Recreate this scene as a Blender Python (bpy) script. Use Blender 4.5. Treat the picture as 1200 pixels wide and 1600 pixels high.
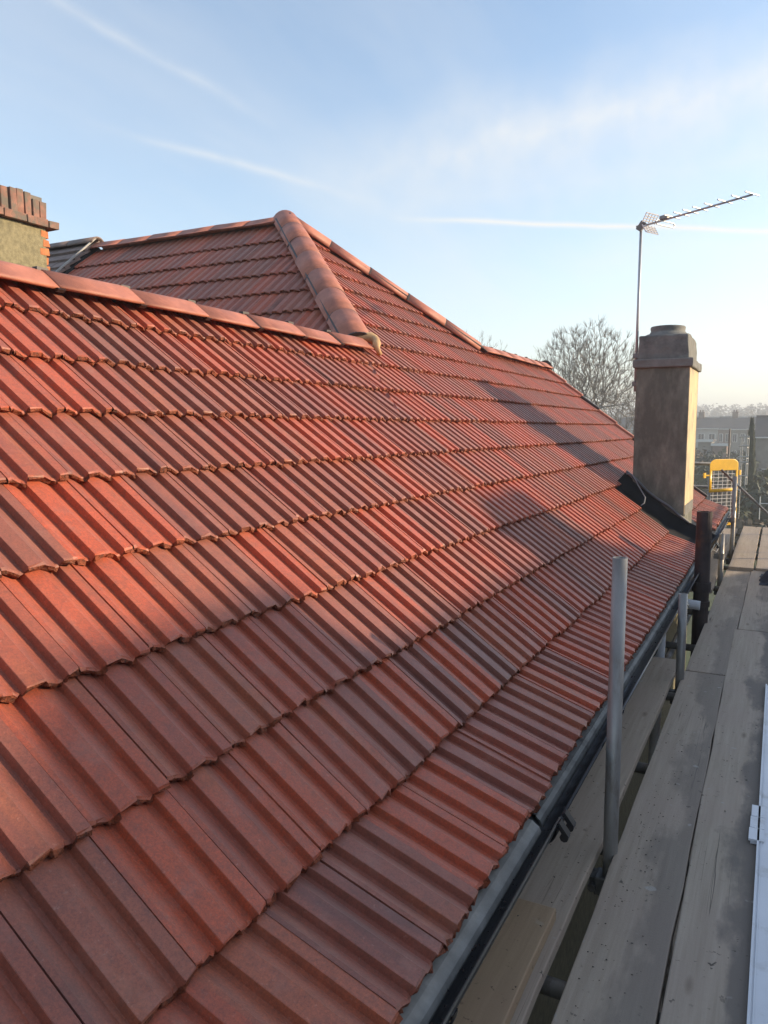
import bpy, bmesh, math, random
from mathutils import Vector, Matrix, noise as mnoise

random.seed(7)
R = math.radians
for o in list(bpy.data.objects):
    bpy.data.objects.remove(o, do_unlink=True)
SC = bpy.context.scene
COL = SC.collection

# ------------------------------------------------------------------ camera
PITCH, YAW = R(6.183), R(27.15)
cam_d = bpy.data.cameras.new('camera')
cam_d.sensor_fit = 'HORIZONTAL'
cam_d.sensor_width = 36.0
cam_d.lens = 36.0
cam_d.clip_start = 0.05
cam_d.clip_end = 6000
cam = bpy.data.objects.new('camera', cam_d)
cam.rotation_euler = (R(90) - PITCH, 0, YAW)
COL.objects.link(cam)
SC.camera = cam
CAMROT = cam.rotation_euler.to_matrix()


def ray(px, py):
    """direction of a picture point, 1200 x 1600 picture, focal length 1200"""
    return (CAMROT @ Vector(((px - 600) / 1200.0, (800 - py) / 1200.0, -1.0))).normalized()


def at(px, py, y):
    r = ray(px, py)
    return r * (y / r.y)


# ------------------------------------------------------------------ sky and sun
SUN_EL, SUN_AZ = R(17), R(60)          # azimuth from +Y towards +X
SKY_STRENGTH, SUN_STRENGTH, EXPOSURE = 0.15, 3.9, 0.95
SUN_DIR = Vector((math.sin(SUN_AZ) * math.cos(SUN_EL), math.cos(SUN_AZ) * math.cos(SUN_EL), math.sin(SUN_EL)))

W = bpy.data.worlds.new('World')
SC.world = W
W.use_nodes = True
nt = W.node_tree
nt.nodes.clear()


class NT:
    """small helper for node trees"""

    def __init__(self, tree):
        self.t = tree

    def n(self, typ, **kw):
        node = self.t.nodes.new(typ)
        for k, v in kw.items():
            if k == 'inp':
                for kk, vv in v.items():
                    s = node.inputs[kk]
                    if isinstance(vv, bpy.types.NodeSocket):
                        self.t.links.new(vv, s)
                    else:
                        s.default_value = vv
            else:
                setattr(node, k, v)
        return node

    def math(self, op, a, b=None, c=None, clamp=False):
        node = self.t.nodes.new('ShaderNodeMath')
        node.operation = op
        node.use_clamp = clamp
        for i, v in enumerate((a, b, c)):
            if v is None:
                continue
            if isinstance(v, bpy.types.NodeSocket):
                self.t.links.new(v, node.inputs[i])
            else:
                node.inputs[i].default_value = v
        return node.outputs[0]

    def vmath(self, op, a, b=None):
        node = self.t.nodes.new('ShaderNodeVectorMath')
        node.operation = op
        for i, v in enumerate((a, b)):
            if v is None:
                continue
            if isinstance(v, bpy.types.NodeSocket):
                self.t.links.new(v, node.inputs[i])
            else:
                node.inputs[i].default_value = v
        return node.outputs[1] if op in ('DOT_PRODUCT', 'LENGTH', 'DISTANCE') else node.outputs[0]

    def mix(self, f, a, b, blend='MIX'):
        node = self.t.nodes.new('ShaderNodeMix')
        node.data_type = 'RGBA'
        node.blend_type = blend
        for s, v in ((node.inputs[0], f), (node.inputs[6], a), (node.inputs[7], b)):
            if isinstance(v, bpy.types.NodeSocket):
                self.t.links.new(v, s)
            elif isinstance(v, (int, float)):
                s.default_value = v
            else:
                s.default_value = (*v, 1) if len(v) == 3 else v
        return node.outputs[2]

    def ramp(self, f, stops, interp='LINEAR'):
        node = self.t.nodes.new('ShaderNodeValToRGB')
        cr = node.color_ramp
        cr.interpolation = interp
        while len(cr.elements) < len(stops):
            cr.elements.new(0.5)
        for e, (p, c) in zip(cr.elements, stops):
            e.position = p
            e.color = (c, c, c, 1) if isinstance(c, (int, float)) else (*c, 1)
        self.t.links.new(f, node.inputs[0])
        return node.outputs[0]

    def noise(self, vec, scale, detail=4, rough=0.55, out=0):
        node = self.t.nodes.new('ShaderNodeTexNoise')
        node.inputs['Scale'].default_value = scale
        node.inputs['Detail'].default_value = detail
        node.inputs['Roughness'].default_value = rough
        if vec is not None:
            self.t.links.new(vec, node.inputs['Vector'])
        return node.outputs[out]

    def mapping(self, vec, scale=(1, 1, 1), loc=(0, 0, 0), rot=(0, 0, 0)):
        node = self.t.nodes.new('ShaderNodeMapping')
        node.inputs['Scale'].default_value = scale
        node.inputs['Location'].default_value = loc
        node.inputs['Rotation'].default_value = rot
        self.t.links.new(vec, node.inputs['Vector'])
        return node.outputs[0]


w = NT(nt)
sky = w.n('ShaderNodeTexSky', sky_type='NISHITA', sun_disc=False, sun_elevation=SUN_EL, sun_rotation=SUN_AZ,
          altitude=60, air_density=1.0, dust_density=0.5, ozone_density=1.1)
tc = w.n('ShaderNodeTexCoord')
D = w.vmath('NORMALIZE', tc.outputs['Generated'])
sep = w.n('ShaderNodeSeparateXYZ', inp={0: D})
# thin high cloud, laid out on a flat cloud deck
den = w.math('MAXIMUM', w.math('ADD', sep.outputs[2], 0.12), 0.04)
cx = w.math('DIVIDE', sep.outputs[0], den)
cy = w.math('DIVIDE', sep.outputs[1], den)
cu = w.n('ShaderNodeCombineXYZ', inp={0: cx, 1: cy, 2: 0.0}).outputs[0]
m1 = w.mapping(cu, scale=(0.55, 0.16, 1), rot=(0, 0, R(-28)))
n1 = w.noise(m1, 1.6, 6, 0.6)
m2 = w.mapping(cu, scale=(0.8, 0.35, 1), loc=(3.1, 1.7, 0), rot=(0, 0, R(-50)))
n2 = w.noise(m2, 1.1, 5, 0.55)
cir = w.math('MULTIPLY', w.ramp(n1, [(0.40, 0.0), (0.75, 1.0)]), w.ramp(n2, [(0.30, 0.15), (0.65, 1.0)]))


def streak(p0, p1, width, strength, breakup=0.5, ends=0.12):
    """a condensation trail: a great circle through two directions of the sky"""
    a, b = ray(*p0), ray(*p1)
    nrm = a.cross(b).normalized()
    along = (b - a)
    L = along.length
    along.normalize()
    d = w.math('ABSOLUTE', w.vmath('DOT_PRODUCT', D, tuple(nrm)))
    wob = w.math('MULTIPLY', w.math('SUBTRACT', w.noise(D, 9.0, 3), 0.5), width * 1.2)
    d = w.math('ABSOLUTE', w.math('ADD', w.vmath('DOT_PRODUCT', D, tuple(nrm)), wob))
    m = w.math('SUBTRACT', 1.0, w.math('DIVIDE', d, width), clamp=True)
    m = w.math('POWER', m, 1.4)
    t = w.math('DIVIDE', w.math('SUBTRACT', w.vmath('DOT_PRODUCT', D, tuple(along)), a.dot(along)), L)
    e0 = w.math('DIVIDE', t, ends, clamp=True)
    e1 = w.math('DIVIDE', w.math('SUBTRACT', 1.0, t), ends, clamp=True)
    m = w.math('MULTIPLY', m, w.math('MULTIPLY', e0, e1))
    br = w.ramp(w.noise(D, 22.0, 4), [(0.3, 1 - breakup), (0.6, 1.0)])
    front = w.math('GREATER_THAN', w.vmath('DOT_PRODUCT', D, tuple((a + b).normalized())), 0.2)
    m = w.math('MULTIPLY', w.math('MULTIPLY', m, br), front)
    return w.math('MULTIPLY', m, strength)


masks = [w.math('MULTIPLY', cir, 0.62),
         streak((-40, -70), (450, 205), 0.010, 0.32, 0.6, 0.35),
         streak((120, 188), (610, 322), 0.0085, 0.42, 0.6, 0.4),
         streak((600, 341), (1500, 371), 0.0055, 1.0, 0.15, 0.2),
         streak((420, 290), (1700, 20), 0.080, 0.62, 0.5, 0.3),
         streak((560, 330), (1700, 170), 0.05, 0.30, 0.5, 0.3),
         streak((780, 420), (1700, 330), 0.04, 0.22, 0.5, 0.3)]
tot = masks[0]
for m in masks[1:]:
    tot = w.math('SUBTRACT', 1.0, w.math('MULTIPLY', w.math('SUBTRACT', 1.0, tot, clamp=True), w.math('SUBTRACT', 1.0, m)))
# low mist: the sky whitens towards the horizon all the way round
low = w.math('POWER', w.math('SUBTRACT', 1.0, w.math('ABSOLUTE', sep.outputs[2]), clamp=True), 5.5)
tot = w.math('SUBTRACT', 1.0, w.math('MULTIPLY', w.math('SUBTRACT', 1.0, tot), w.math('SUBTRACT', 1.0, w.math('MULTIPLY', low, 0.6))))
SKYCLOUD = (3.55, 3.50, 3.36)
skycol = w.mix(tot, sky.outputs[0], SKYCLOUD)
bg = w.n('ShaderNodeBackground', inp={0: skycol, 1: SKY_STRENGTH})
wo = w.n('ShaderNodeOutputWorld', inp={0: bg.outputs[0]})

sun_d = bpy.data.lights.new('sun', 'SUN')
sun_d.energy = SUN_STRENGTH
sun_d.angle = R(0.9)
sun_d.color = (1.0, 0.79, 0.53)
sun = bpy.data.objects.new('sun', sun_d)
sun.rotation_euler = (-SUN_DIR).to_track_quat('-Z', 'Y').to_euler()
sun.location = SUN_DIR * 60
COL.objects.link(sun)

SC.view_settings.view_transform = 'Standard'
SC.view_settings.look = 'None'
SC.view_settings.gamma = 1
SC.view_settings.use_curve_mapping = False
SC.view_settings.exposure = EXPOSURE
SC.cycles.use_denoising = True
SC.cycles.max_bounces = 6
SC.cycles.volume_bounces = 0
SC.cycles.caustics_reflective = False
SC.cycles.caustics_refractive = False

GZ = -6.5        # ground level, the camera being at 0


# ------------------------------------------------------------------ materials
def material(name):
    m = bpy.data.materials.new(name)
    m.use_nodes = True
    t = NT(m.node_tree)
    b = m.node_tree.nodes['Principled BSDF']
    return m, t, b


def simple(name, col, rough=0.7, metal=0.0, var=0.25, scale=6.0, bump=0.0, bscale=60.0, spec=0.5, stretch=(1, 1, 1), dirt=None, dirtscale=3.0, dirtlo=0.52):
    m, t, b = material(name)
    tcn = t.n('ShaderNodeTexCoord').outputs['Object']
    oi = t.n('ShaderNodeObjectInfo').outputs['Random']
    v = t.vmath('ADD', tcn, t.n('ShaderNodeCombineXYZ', inp={0: t.math('MULTIPLY', oi, 31.0), 1: t.math('MULTIPLY', oi, 17.0), 2: 0.0}).outputs[0])
    v = t.mapping(v, scale=stretch)
    n1 = t.noise(v, scale, 5, 0.6)
    lo = tuple(c * (1 - var) for c in col)
    hi = tuple(min(1, c * (1 + var)) for c in col)
    c = t.mix(t.ramp(n1, [(0.3, 0.0), (0.7, 1.0)]), lo, hi)
    if dirt:
        dm = t.ramp(t.noise(v, dirtscale, 6, 0.65), [(dirtlo, 0.0), (dirtlo + 0.16, 1.0)])
        c = t.mix(dm, c, dirt)
    m.node_tree.links.new(c, b.inputs['Base Color'])
    b.inputs['Roughness'].default_value = rough
    b.inputs['Metallic'].default_value = metal
    b.inputs['Specular IOR Level'].default_value = spec
    if bump:
        bn = t.n('ShaderNodeBump', inp={'Strength': bump, 'Distance': 0.004, 'Height': t.noise(v, bscale, 5, 0.6)})
        m.node_tree.links.new(bn.outputs[0], b.inputs['Normal'])
    return m


def tile_material(name, edge=False, tint=1.0):
    m, t, b = material(name)
    oi = t.n('ShaderNodeObjectInfo').outputs['Random']
    at_ = t.n('ShaderNodeAttribute', attribute_name='rnd').outputs['Fac']
    rnd = t.math('FRACT', t.math('ADD', oi, at_))
    rnd2 = t.math('FRACT', t.math('MULTIPLY', rnd, 7.31))
    tcn = t.n('ShaderNodeTexCoord').outputs['Object']
    off = t.n('ShaderNodeCombineXYZ', inp={0: t.math('MULTIPLY', rnd, 41.0), 1: t.math('MULTIPLY', rnd2, 23.0), 2: 0.0}).outputs[0]
    v = t.vmath('ADD', tcn, off)
    base = t.ramp(rnd, [(0.0, (0.57, 0.102, 0.036)), (0.25, (0.49, 0.098, 0.042)), (0.5, (0.41, 0.094, 0.048)),
                        (0.72, (0.31, 0.094, 0.058)), (0.88, (0.45, 0.116, 0.053)), (1.0, (0.25, 0.088, 0.060))])
    # brindled firing: dark streaks that run down the tile
    st = t.noise(t.mapping(v, scale=(11, 1.3, 4)), 1.0, 4, 0.55)
    dk = t.ramp(st, [(0.54, 0.0), (0.70, 0.8)])
    c = t.mix(t.math('MULTIPLY', dk, t.ramp(rnd2, [(0.15, 0.25), (0.8, 1.0)])), base, (0.165, 0.062, 0.050))
    rs = t.noise(t.mapping(v, scale=(9, 1.8, 4), loc=(5, 3, 0)), 1.0, 3, 0.5)
    c = t.mix(t.ramp(rs, [(0.56, 0.0), (0.72, 0.7)]), c, (0.42, 0.12, 0.05))
    # sand grain and pale bloom
    g = t.noise(v, 420, 3, 0.6)
    c = t.mix(t.ramp(g, [(0.3, 0.35), (0.55, 0.0)]), c, (0.05, 0.03, 0.025))
    c = t.mix(t.ramp(t.noise(v, 170, 4, 0.7), [(0.33, 0.50), (0.60, 0.0)]), c, (0.12, 0.04, 0.028))
    c = t.mix(t.ramp(t.noise(v, 95, 4, 0.7), [(0.62, 0.0), (0.74, 0.5)]), c, (0.50, 0.27, 0.20))
    c = t.mix(t.ramp(t.noise(v, 38, 5, 0.7), [(0.35, 0.32), (0.55, 0.0)]), c, (0.12, 0.055, 0.04))
    bl = t.ramp(t.noise(v, 7.5, 6, 0.7), [(0.54, 0.0), (0.76, 0.5)])
    c = t.mix(bl, c, (0.36, 0.17, 0.125))
    if edge:
        c = t.mix(0.65, c, (0.25, 0.075, 0.032))
        c = t.mix(t.ramp(t.noise(v, 60, 4, 0.7), [(0.46, 0.0), (0.62, 0.8)]), c, (0.09, 0.038, 0.026))  # dark blotches painted in for shadow pockets on the ragged tails
    m.node_tree.links.new(c, b.inputs['Base Color'])
    b.inputs['Roughness'].default_value = 0.85 if edge else 0.52
    b.inputs['Specular IOR Level'].default_value = 0.3 if edge else 0.5
    b.inputs['Sheen Weight'].default_value = 0.0 if edge else 0.22
    b.inputs['Sheen Roughness'].default_value = 0.45
    b.inputs['Sheen Tint'].default_value = (0.95, 0.80, 0.74, 1)
    if not edge:
        m.node_tree.links.new(t.ramp(t.noise(v, 14, 4), [(0.3, 0.44), (0.7, 0.60)]), b.inputs['Roughness'])
    h = t.math('ADD', t.math('MULTIPLY', t.noise(v, 260, 4, 0.6), 0.5), t.math('MULTIPLY', t.noise(v, 45, 4, 0.6), 0.8 if not edge else 2.0))
    bn = t.n('ShaderNodeBump', inp={'Strength': 0.35 if not edge else 0.9, 'Distance': 0.0026 if not edge else 0.014, 'Height': h})
    m.node_tree.links.new(bn.outputs[0], b.inputs['Normal'])
    return m


M = {}
M['tile'] = tile_material('clay_red_tile')
M['tile_edge'] = tile_material('tile_broken_edge', True)
M['ridge'] = simple('ridge_terracotta', (0.42, 0.155, 0.100), 0.6, var=0.22, scale=9, bump=0.35, bscale=140, dirt=(0.31, 0.115, 0.08), dirtscale=5, dirtlo=0.48)
M['felt'] = simple('black_underlay', (0.018, 0.017, 0.018), 0.8, bump=0.4, bscale=30)
M['union'] = simple('dark_plastic_union', (0.035, 0.022, 0.02), 0.5)
M['mortar'] = simple('pale_mortar', (0.52, 0.33, 0.17), 0.9, var=0.3, scale=18, bump=0.8, bscale=70)
M['render_wall'] = simple('grey_render', (0.30, 0.28, 0.24), 0.9, var=0.18, scale=3, bump=0.6, bscale=90, dirt=(0.14, 0.13, 0.12), dirtscale=2.2, dirtlo=0.5)
M['olive_wall'] = simple('olive_pebbledash', (0.15, 0.135, 0.085), 0.95, var=0.25, scale=20, bump=0.8, bscale=120)
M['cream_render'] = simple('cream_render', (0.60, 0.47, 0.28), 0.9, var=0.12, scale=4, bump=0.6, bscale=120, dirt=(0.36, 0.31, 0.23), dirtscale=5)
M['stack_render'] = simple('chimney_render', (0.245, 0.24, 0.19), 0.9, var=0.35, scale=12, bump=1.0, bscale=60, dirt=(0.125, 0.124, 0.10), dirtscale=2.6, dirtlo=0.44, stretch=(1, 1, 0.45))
M['cap_cement'] = simple('weathered_cement', (0.185, 0.18, 0.165), 0.95, var=0.25, scale=7, bump=0.9, bscale=50, dirt=(0.10, 0.10, 0.094), dirtscale=4)
M['roughcast'] = simple('lichen_roughcast', (0.24, 0.21, 0.125), 0.95, var=0.3, scale=26, bump=1.0, bscale=120, dirt=(0.15, 0.135, 0.085), dirtscale=6)
M['brick'] = simple('weathered_brick', (0.27, 0.135, 0.10), 0.9, var=0.35, scale=9, bump=0.7, bscale=70, dirt=(0.15, 0.125, 0.10), dirtscale=8, dirtlo=0.44)
M['brick_raw'] = simple('fresh_broken_brick', (0.46, 0.17, 0.07), 0.95, var=0.25, scale=14, bump=0.9, bscale=60)
M['joint'] = simple('old_mortar', (0.20, 0.175, 0.15), 0.95, bump=0.6, bscale=80)
M['lead'] = simple('black_flashing', (0.011, 0.011, 0.013), 0.7, var=0.4, scale=5, bump=0.5, bscale=12, spec=0.22)
M['lead_edge'] = simple('grey_lead', (0.12, 0.12, 0.125), 0.6, var=0.3, scale=12, bump=0.4, bscale=40)
M['gutter'] = simple('black_gutter_plastic', (0.020, 0.020, 0.022), 0.30, var=0.35, scale=9, dirt=(0.045, 0.04, 0.035), dirtscale=14, dirtlo=0.6)
M['steel'] = simple('galvanised_steel', (0.27, 0.26, 0.245), 0.40, metal=0.35, var=0.25, scale=14, bump=0.15, bscale=60, stretch=(1, 1, 0.3), dirt=(0.16, 0.12, 0.09), dirtscale=16, dirtlo=0.52)
M['tray_sheen'] = simple('grey_tray_sheen', (0.24, 0.23, 0.21), 0.6, spec=0.2, var=0.3, scale=12, dirt=(0.17, 0.16, 0.145), dirtscale=4)  # grey stands in for sky reflected by the gutter wall
M['tray_sheen_dark'] = simple('dark_tray_sheen', (0.13, 0.127, 0.12), 0.55, spec=0.3, var=0.3, scale=12, dirt=(0.04, 0.038, 0.036), dirtscale=9)
M['steel_dark'] = simple('dirty_steel', (0.20, 0.195, 0.19), 0.55, metal=0.5, var=0.3, scale=12, dirt=(0.12, 0.085, 0.06), dirtscale=7)
M['iron'] = simple('rusty_cast_iron', (0.045, 0.032, 0.030), 0.75, var=0.4, scale=10, bump=0.6, bscale=40, dirt=(0.10, 0.05, 0.03), dirtscale=9, dirtlo=0.56)
M['pvc'] = simple('white_pvc', (0.66, 0.67, 0.70), 0.35, var=0.06, scale=4, dirt=(0.47, 0.46, 0.45), dirtscale=7, dirtlo=0.55)
M['yellow'] = simple('yellow_paint', (0.85, 0.47, 0.02), 0.4, var=0.10, scale=8)
M['alu'] = simple('dull_aluminium', (0.42, 0.44, 0.46), 0.5, metal=0.5, var=0.1)
M['whiteplas'] = simple('pale_plastic', (0.72, 0.68, 0.66), 0.5, var=0.06)
M['cable'] = simple('grey_cable', (0.20, 0.20, 0.21), 0.6)
M['navy'] = simple('navy_cloth', (0.012, 0.016, 0.032), 0.8, var=0.4, scale=10, bump=0.6, bscale=25)
M['brownroof'] = simple('brown_plain_tile', (0.20, 0.145, 0.125), 0.75, var=0.35, scale=10, bump=0.4, bscale=70)
M['slate'] = simple('far_grey_roof', (0.05, 0.048, 0.05), 0.8, var=0.2, scale=0.8)
M['farbrick'] = simple('far_brick_wall', (0.19, 0.13, 0.105), 0.9, var=0.2, scale=0.9)
M['farwhite'] = simple('far_white_wall', (0.36, 0.345, 0.32), 0.9, var=0.08, scale=0.6)
M['fargrey'] = simple('far_pebbledash', (0.19, 0.175, 0.15), 0.95, var=0.2, scale=1.5)
M['glass'] = simple('far_window_glass', (0.03, 0.035, 0.04), 0.12, var=0.2, scale=1)
M['frame'] = simple('white_window_frame', (0.58, 0.58, 0.56), 0.5, var=0.05)
M['fence'] = simple('weathered_fence', (0.13, 0.105, 0.08), 0.9, var=0.3, scale=3, stretch=(3, 3, 0.4))
M['concrete'] = simple('concrete_post', (0.36, 0.35, 0.33), 0.9, var=0.15, scale=6)
M['path'] = simple('olive_path', (0.13, 0.125, 0.09), 0.95, var=0.2, scale=1.5)
M['bark'] = simple('grey_bark', (0.17, 0.150, 0.13), 0.9, var=0.25, scale=3)
M['twig'] = simple('pale_twig', (0.24, 0.205, 0.17), 0.9, var=0.2, scale=2)  # pale tone stands in for haze over the twigs
M['leaf_dark'] = simple('evergreen_leaf', (0.030, 0.042, 0.020), 0.7, var=0.45, scale=2.5)
M['leaf_mid'] = simple('hedge_leaf', (0.060, 0.068, 0.030), 0.75, var=0.4, scale=2.0)
M['leaf_brown'] = simple('winter_leaf', (0.105, 0.080, 0.050), 0.8, var=0.35, scale=2.0)
M['grass'] = simple('winter_grass', (0.060, 0.075, 0.030), 0.95, var=0.4, scale=0.25)


def board_material():
    m, t, b = material('scaffold_timber')
    oi = t.n('ShaderNodeObjectInfo').outputs['Random']
    tcn = t.n('ShaderNodeTexCoord').outputs['Object']
    v = t.vmath('ADD', tcn, t.n('ShaderNodeCombineXYZ', inp={0: t.math('MULTIPLY', oi, 9.0), 1: t.math('MULTIPLY', oi, 37.0), 2: 0.0}).outputs[0])
    grain = t.noise(t.mapping(v, scale=(38, 1.5, 20)), 1.0, 7, 0.7)
    c = t.mix(t.ramp(grain, [(0.3, 0.0), (0.72, 1.0)]), (0.30, 0.245, 0.185), (0.45, 0.375, 0.295))
    big = t.noise(v, 2.2, 5, 0.6)
    c = t.mix(t.ramp(big, [(0.35, 0.0), (0.7, 0.65)]), c, (0.37, 0.288, 0.235))
    # knots
    vo = t.n('ShaderNodeTexVoronoi', inp={'Vector': t.mapping(v, scale=(5.5, 1.6, 1)), 'Scale': 1.0, 'Randomness': 1.0}).outputs['Distance']
    c = t.mix(t.ramp(vo, [(0.02, 0.55), (0.08, 0.0)]), c, (0.10, 0.065, 0.04))
    # drying splits that follow the grain
    cr_ = t.noise(t.mapping(v, scale=(26, 0.55, 1), loc=(7, 1, 0)), 1.0, 3, 0.5)
    crk = t.ramp(t.math('ABSOLUTE', t.math('SUBTRACT', cr_, 0.5)), [(0.004, 1.0), (0.011, 0.0)])
    crm = t.ramp(t.noise(t.mapping(v, scale=(4, 1.2, 1), loc=(2, 9, 0)), 1.0, 2), [(0.58, 0.0), (0.66, 0.7)])
    c = t.mix(t.math('MULTIPLY', crk, crm), c, (0.05, 0.04, 0.03))
    # wet, trodden dark stains with wandering edges
    sx = t.n('ShaderNodeSeparateXYZ', inp={0: tcn}).outputs[0]
    sn = t.noise(t.mapping(v, scale=(2.5, 0.9, 1)), 1.6, 6, 0.6)
    stn = t.math('ADD', t.math('MULTIPLY', sx, 3.2), t.math('MULTIPLY', t.math('SUBTRACT', sn, 0.5), 1.6))
    stm = t.math('MULTIPLY', t.ramp(stn, [(0.0, 0.0), (0.16, 1.0)]), t.n('ShaderNodeAttribute', attribute_type='OBJECT', attribute_name='wet').outputs['Fac'])
    c = t.mix(stm, c, t.mix(0.35, c, (0.055, 0.050, 0.047), 'MIX'))
    c = t.mix(t.math('MULTIPLY', stm, 0.75), c, (0.17, 0.144, 0.124))
    # spatter
    sp = t.ramp(t.noise(v, 34, 3, 0.6), [(0.64, 0.0), (0.68, 0.8)])
    spm = t.ramp(t.noise(t.mapping(v, loc=(3, 8, 0)), 3.2, 3), [(0.42, 0.0), (0.6, 1.0)])
    c = t.mix(t.math('MULTIPLY', sp, spm), c, (0.035, 0.028, 0.024))
    pl = t.ramp(t.noise(t.mapping(v, loc=(11, 2, 0)), 15, 2, 0.5), [(0.70, 0.0), (0.74, 0.55)])
    c = t.mix(pl, c, (0.42, 0.40, 0.37))
    tone = t.n('ShaderNodeAttribute', attribute_type='OBJECT', attribute_name='tone').outputs['Fac']
    c = t.mix(tone, c, t.mix(1.0, c, (0.98, 0.86, 0.70), 'MULTIPLY'))
    m.node_tree.links.new(c, b.inputs['Base Color'])
    b.inputs['Roughness'].default_value = 0.85
    b.inputs['Specular IOR Level'].default_value = 0.3
    h = t.math('ADD', grain, t.math('MULTIPLY', t.noise(v, 90, 4), 0.4))
    bn = t.n('ShaderNodeBump', inp={'Strength': 0.5, 'Distance': 0.003, 'Height': h})
    m.node_tree.links.new(bn.outputs[0], b.inputs['Normal'])
    return m


M['board'] = board_material()

# ------------------------------------------------------------------ building blocks
BASE = {}


def thing(name, label, cat, loc, group=None):
    o = bpy.data.objects.new(name, None)
    o.empty_display_size = 0.2
    o.location = loc
    COL.objects.link(o)
    o['label'] = label
    o['category'] = cat
    if group:
        o['group'] = group
    BASE[o] = Vector(loc)
    return o


def base_of(p):
    b = Vector((0, 0, 0))
    while p is not None:
        if p in BASE:
            return BASE[p]
        p = p.parent
    return b


def mesh_obj(name, V, F, mats, parent=None, idx=None, smooth=False, loc=None, bevel=0.0):
    """V in world coordinates"""
    base = base_of(parent) if parent is not None else (Vector(loc) if loc is not None else Vector((0, 0, 0)))
    me = bpy.data.meshes.new(name)
    me.from_pydata([tuple(Vector(v) - base) for v in V], [], F)
    if not isinstance(mats, (list, tuple)):
        mats = [mats]
    for m in mats:
        me.materials.append(M[m] if isinstance(m, str) else m)
    if idx:
        me.polygons.foreach_set('material_index', idx)
    if smooth:
        me.polygons.foreach_set('use_smooth', [True] * len(me.polygons))
    me.update()
    o = bpy.data.objects.new(name, me)
    COL.objects.link(o)
    if parent is not None:
        o.parent = parent
    elif loc is not None:
        o.location = loc
    if bevel:
        md = o.modifiers.new('bevel', 'BEVEL')
        md.width = bevel
        md.segments = 2
        md.limit_method = 'ANGLE'
    return o


def tag(o, label=None, cat=None, group=None, kind=None):
    for k, v in (('label', label), ('category', cat), ('group', group), ('kind', kind)):
        if v:
            o[k] = v
    return o


def cat_(*parts):
    V, F = [], []
    for v, f in parts:
        n = len(V)
        V += list(v)
        F += [tuple(i + n for i in q) for q in f]
    return V, F


def box(x0, x1, y0, y1, z0, z1):
    V = [(x0, y0, z0), (x1, y0, z0), (x1, y1, z0), (x0, y1, z0), (x0, y0, z1), (x1, y0, z1), (x1, y1, z1), (x0, y1, z1)]
    F = [(0, 3, 2, 1), (4, 5, 6, 7), (0, 1, 5, 4), (1, 2, 6, 5), (2, 3, 7, 6), (3, 0, 4, 7)]
    return V, F


def obox(p0, p1, wid, thk, up=(0, 0, 1)):
    """bar from p0 to p1, wid across, thk along up"""
    p0, p1, up = Vector(p0), Vector(p1), Vector(up)
    d = (p1 - p0).normalized()
    s = d.cross(up).normalized()
    u = s.cross(d).normalized()
    V = []
    for p in (p0, p1):
        for a, b in ((-1, -1), (1, -1), (1, 1), (-1, 1)):
            V.append(p + s * (a * wid / 2) + u * (b * thk / 2))
    F = [(0, 1, 2, 3), (7, 6, 5, 4), (0, 4, 5, 1), (1, 5, 6, 2), (2, 6, 7, 3), (3, 7, 4, 0)]
    return V, F


def tube(pts, r, n=10, caps=True, hollow=False):
    pts = [Vector(p) for p in pts]
    rs = r if isinstance(r, (list, tuple)) else [r] * len(pts)
    V, F = [], []
    ref = None
    for i, p in enumerate(pts):
        d = (pts[min(i + 1, len(pts) - 1)] - pts[max(i - 1, 0)]).normalized()
        if ref is None:
            ref = Vector((0, 0, 1)) if abs(d.z) < 0.9 else Vector((1, 0, 0))
        a = (ref - d * ref.dot(d)).normalized()
        b = d.cross(a)
        ref = a
        for k in range(n):
            t = 2 * math.pi * k / n
            V.append(p + (a * math.cos(t) + b * math.sin(t)) * rs[i])
    for i in range(len(pts) - 1):
        for k in range(n):
            F.append((i * n + k, i * n + (k + 1) % n, (i + 1) * n + (k + 1) % n, (i + 1) * n + k))
    if caps and not hollow:
        F.append(tuple(range(n - 1, -1, -1)))
        F.append(tuple((len(pts) - 1) * n + k for k in range(n)))
    if hollow:      # open ends with an inner wall
        m = len(V)
        e = len(pts) - 1
        for k in range(n):
            V.append(pts[e] + (V[e * n + k] - pts[e]) * 0.80)
        for k in range(n):
            V.append(pts[e] + (V[e * n + k] - pts[e]) * 0.80 - (pts[e] - pts[e - 1]).normalized() * 0.12)
        for k in range(n):
            F.append((e * n + k, e * n + (k + 1) % n, m + (k + 1) % n, m + k))
            F.append((m + k, m + (k + 1) % n, m + n + (k + 1) % n, m + n + k))
        F.append(tuple(m + n + k for k in range(n)))
        F.append(tuple(range(n - 1, -1, -1)))
    return V, F


def prism(poly, axis_vec):
    """poly: list of 3D points (planar), extruded by axis_vec"""
    n = len(poly)
    a = Vector(axis_vec)
    V = [Vector(p) for p in poly] + [Vector(p) + a for p in poly]
    F = [tuple(range(n - 1, -1, -1)), tuple(range(n, 2 * n))]
    for i in range(n):
        F.append((i, (i + 1) % n, n + (i + 1) % n, n + i))
    return V, F


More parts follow.
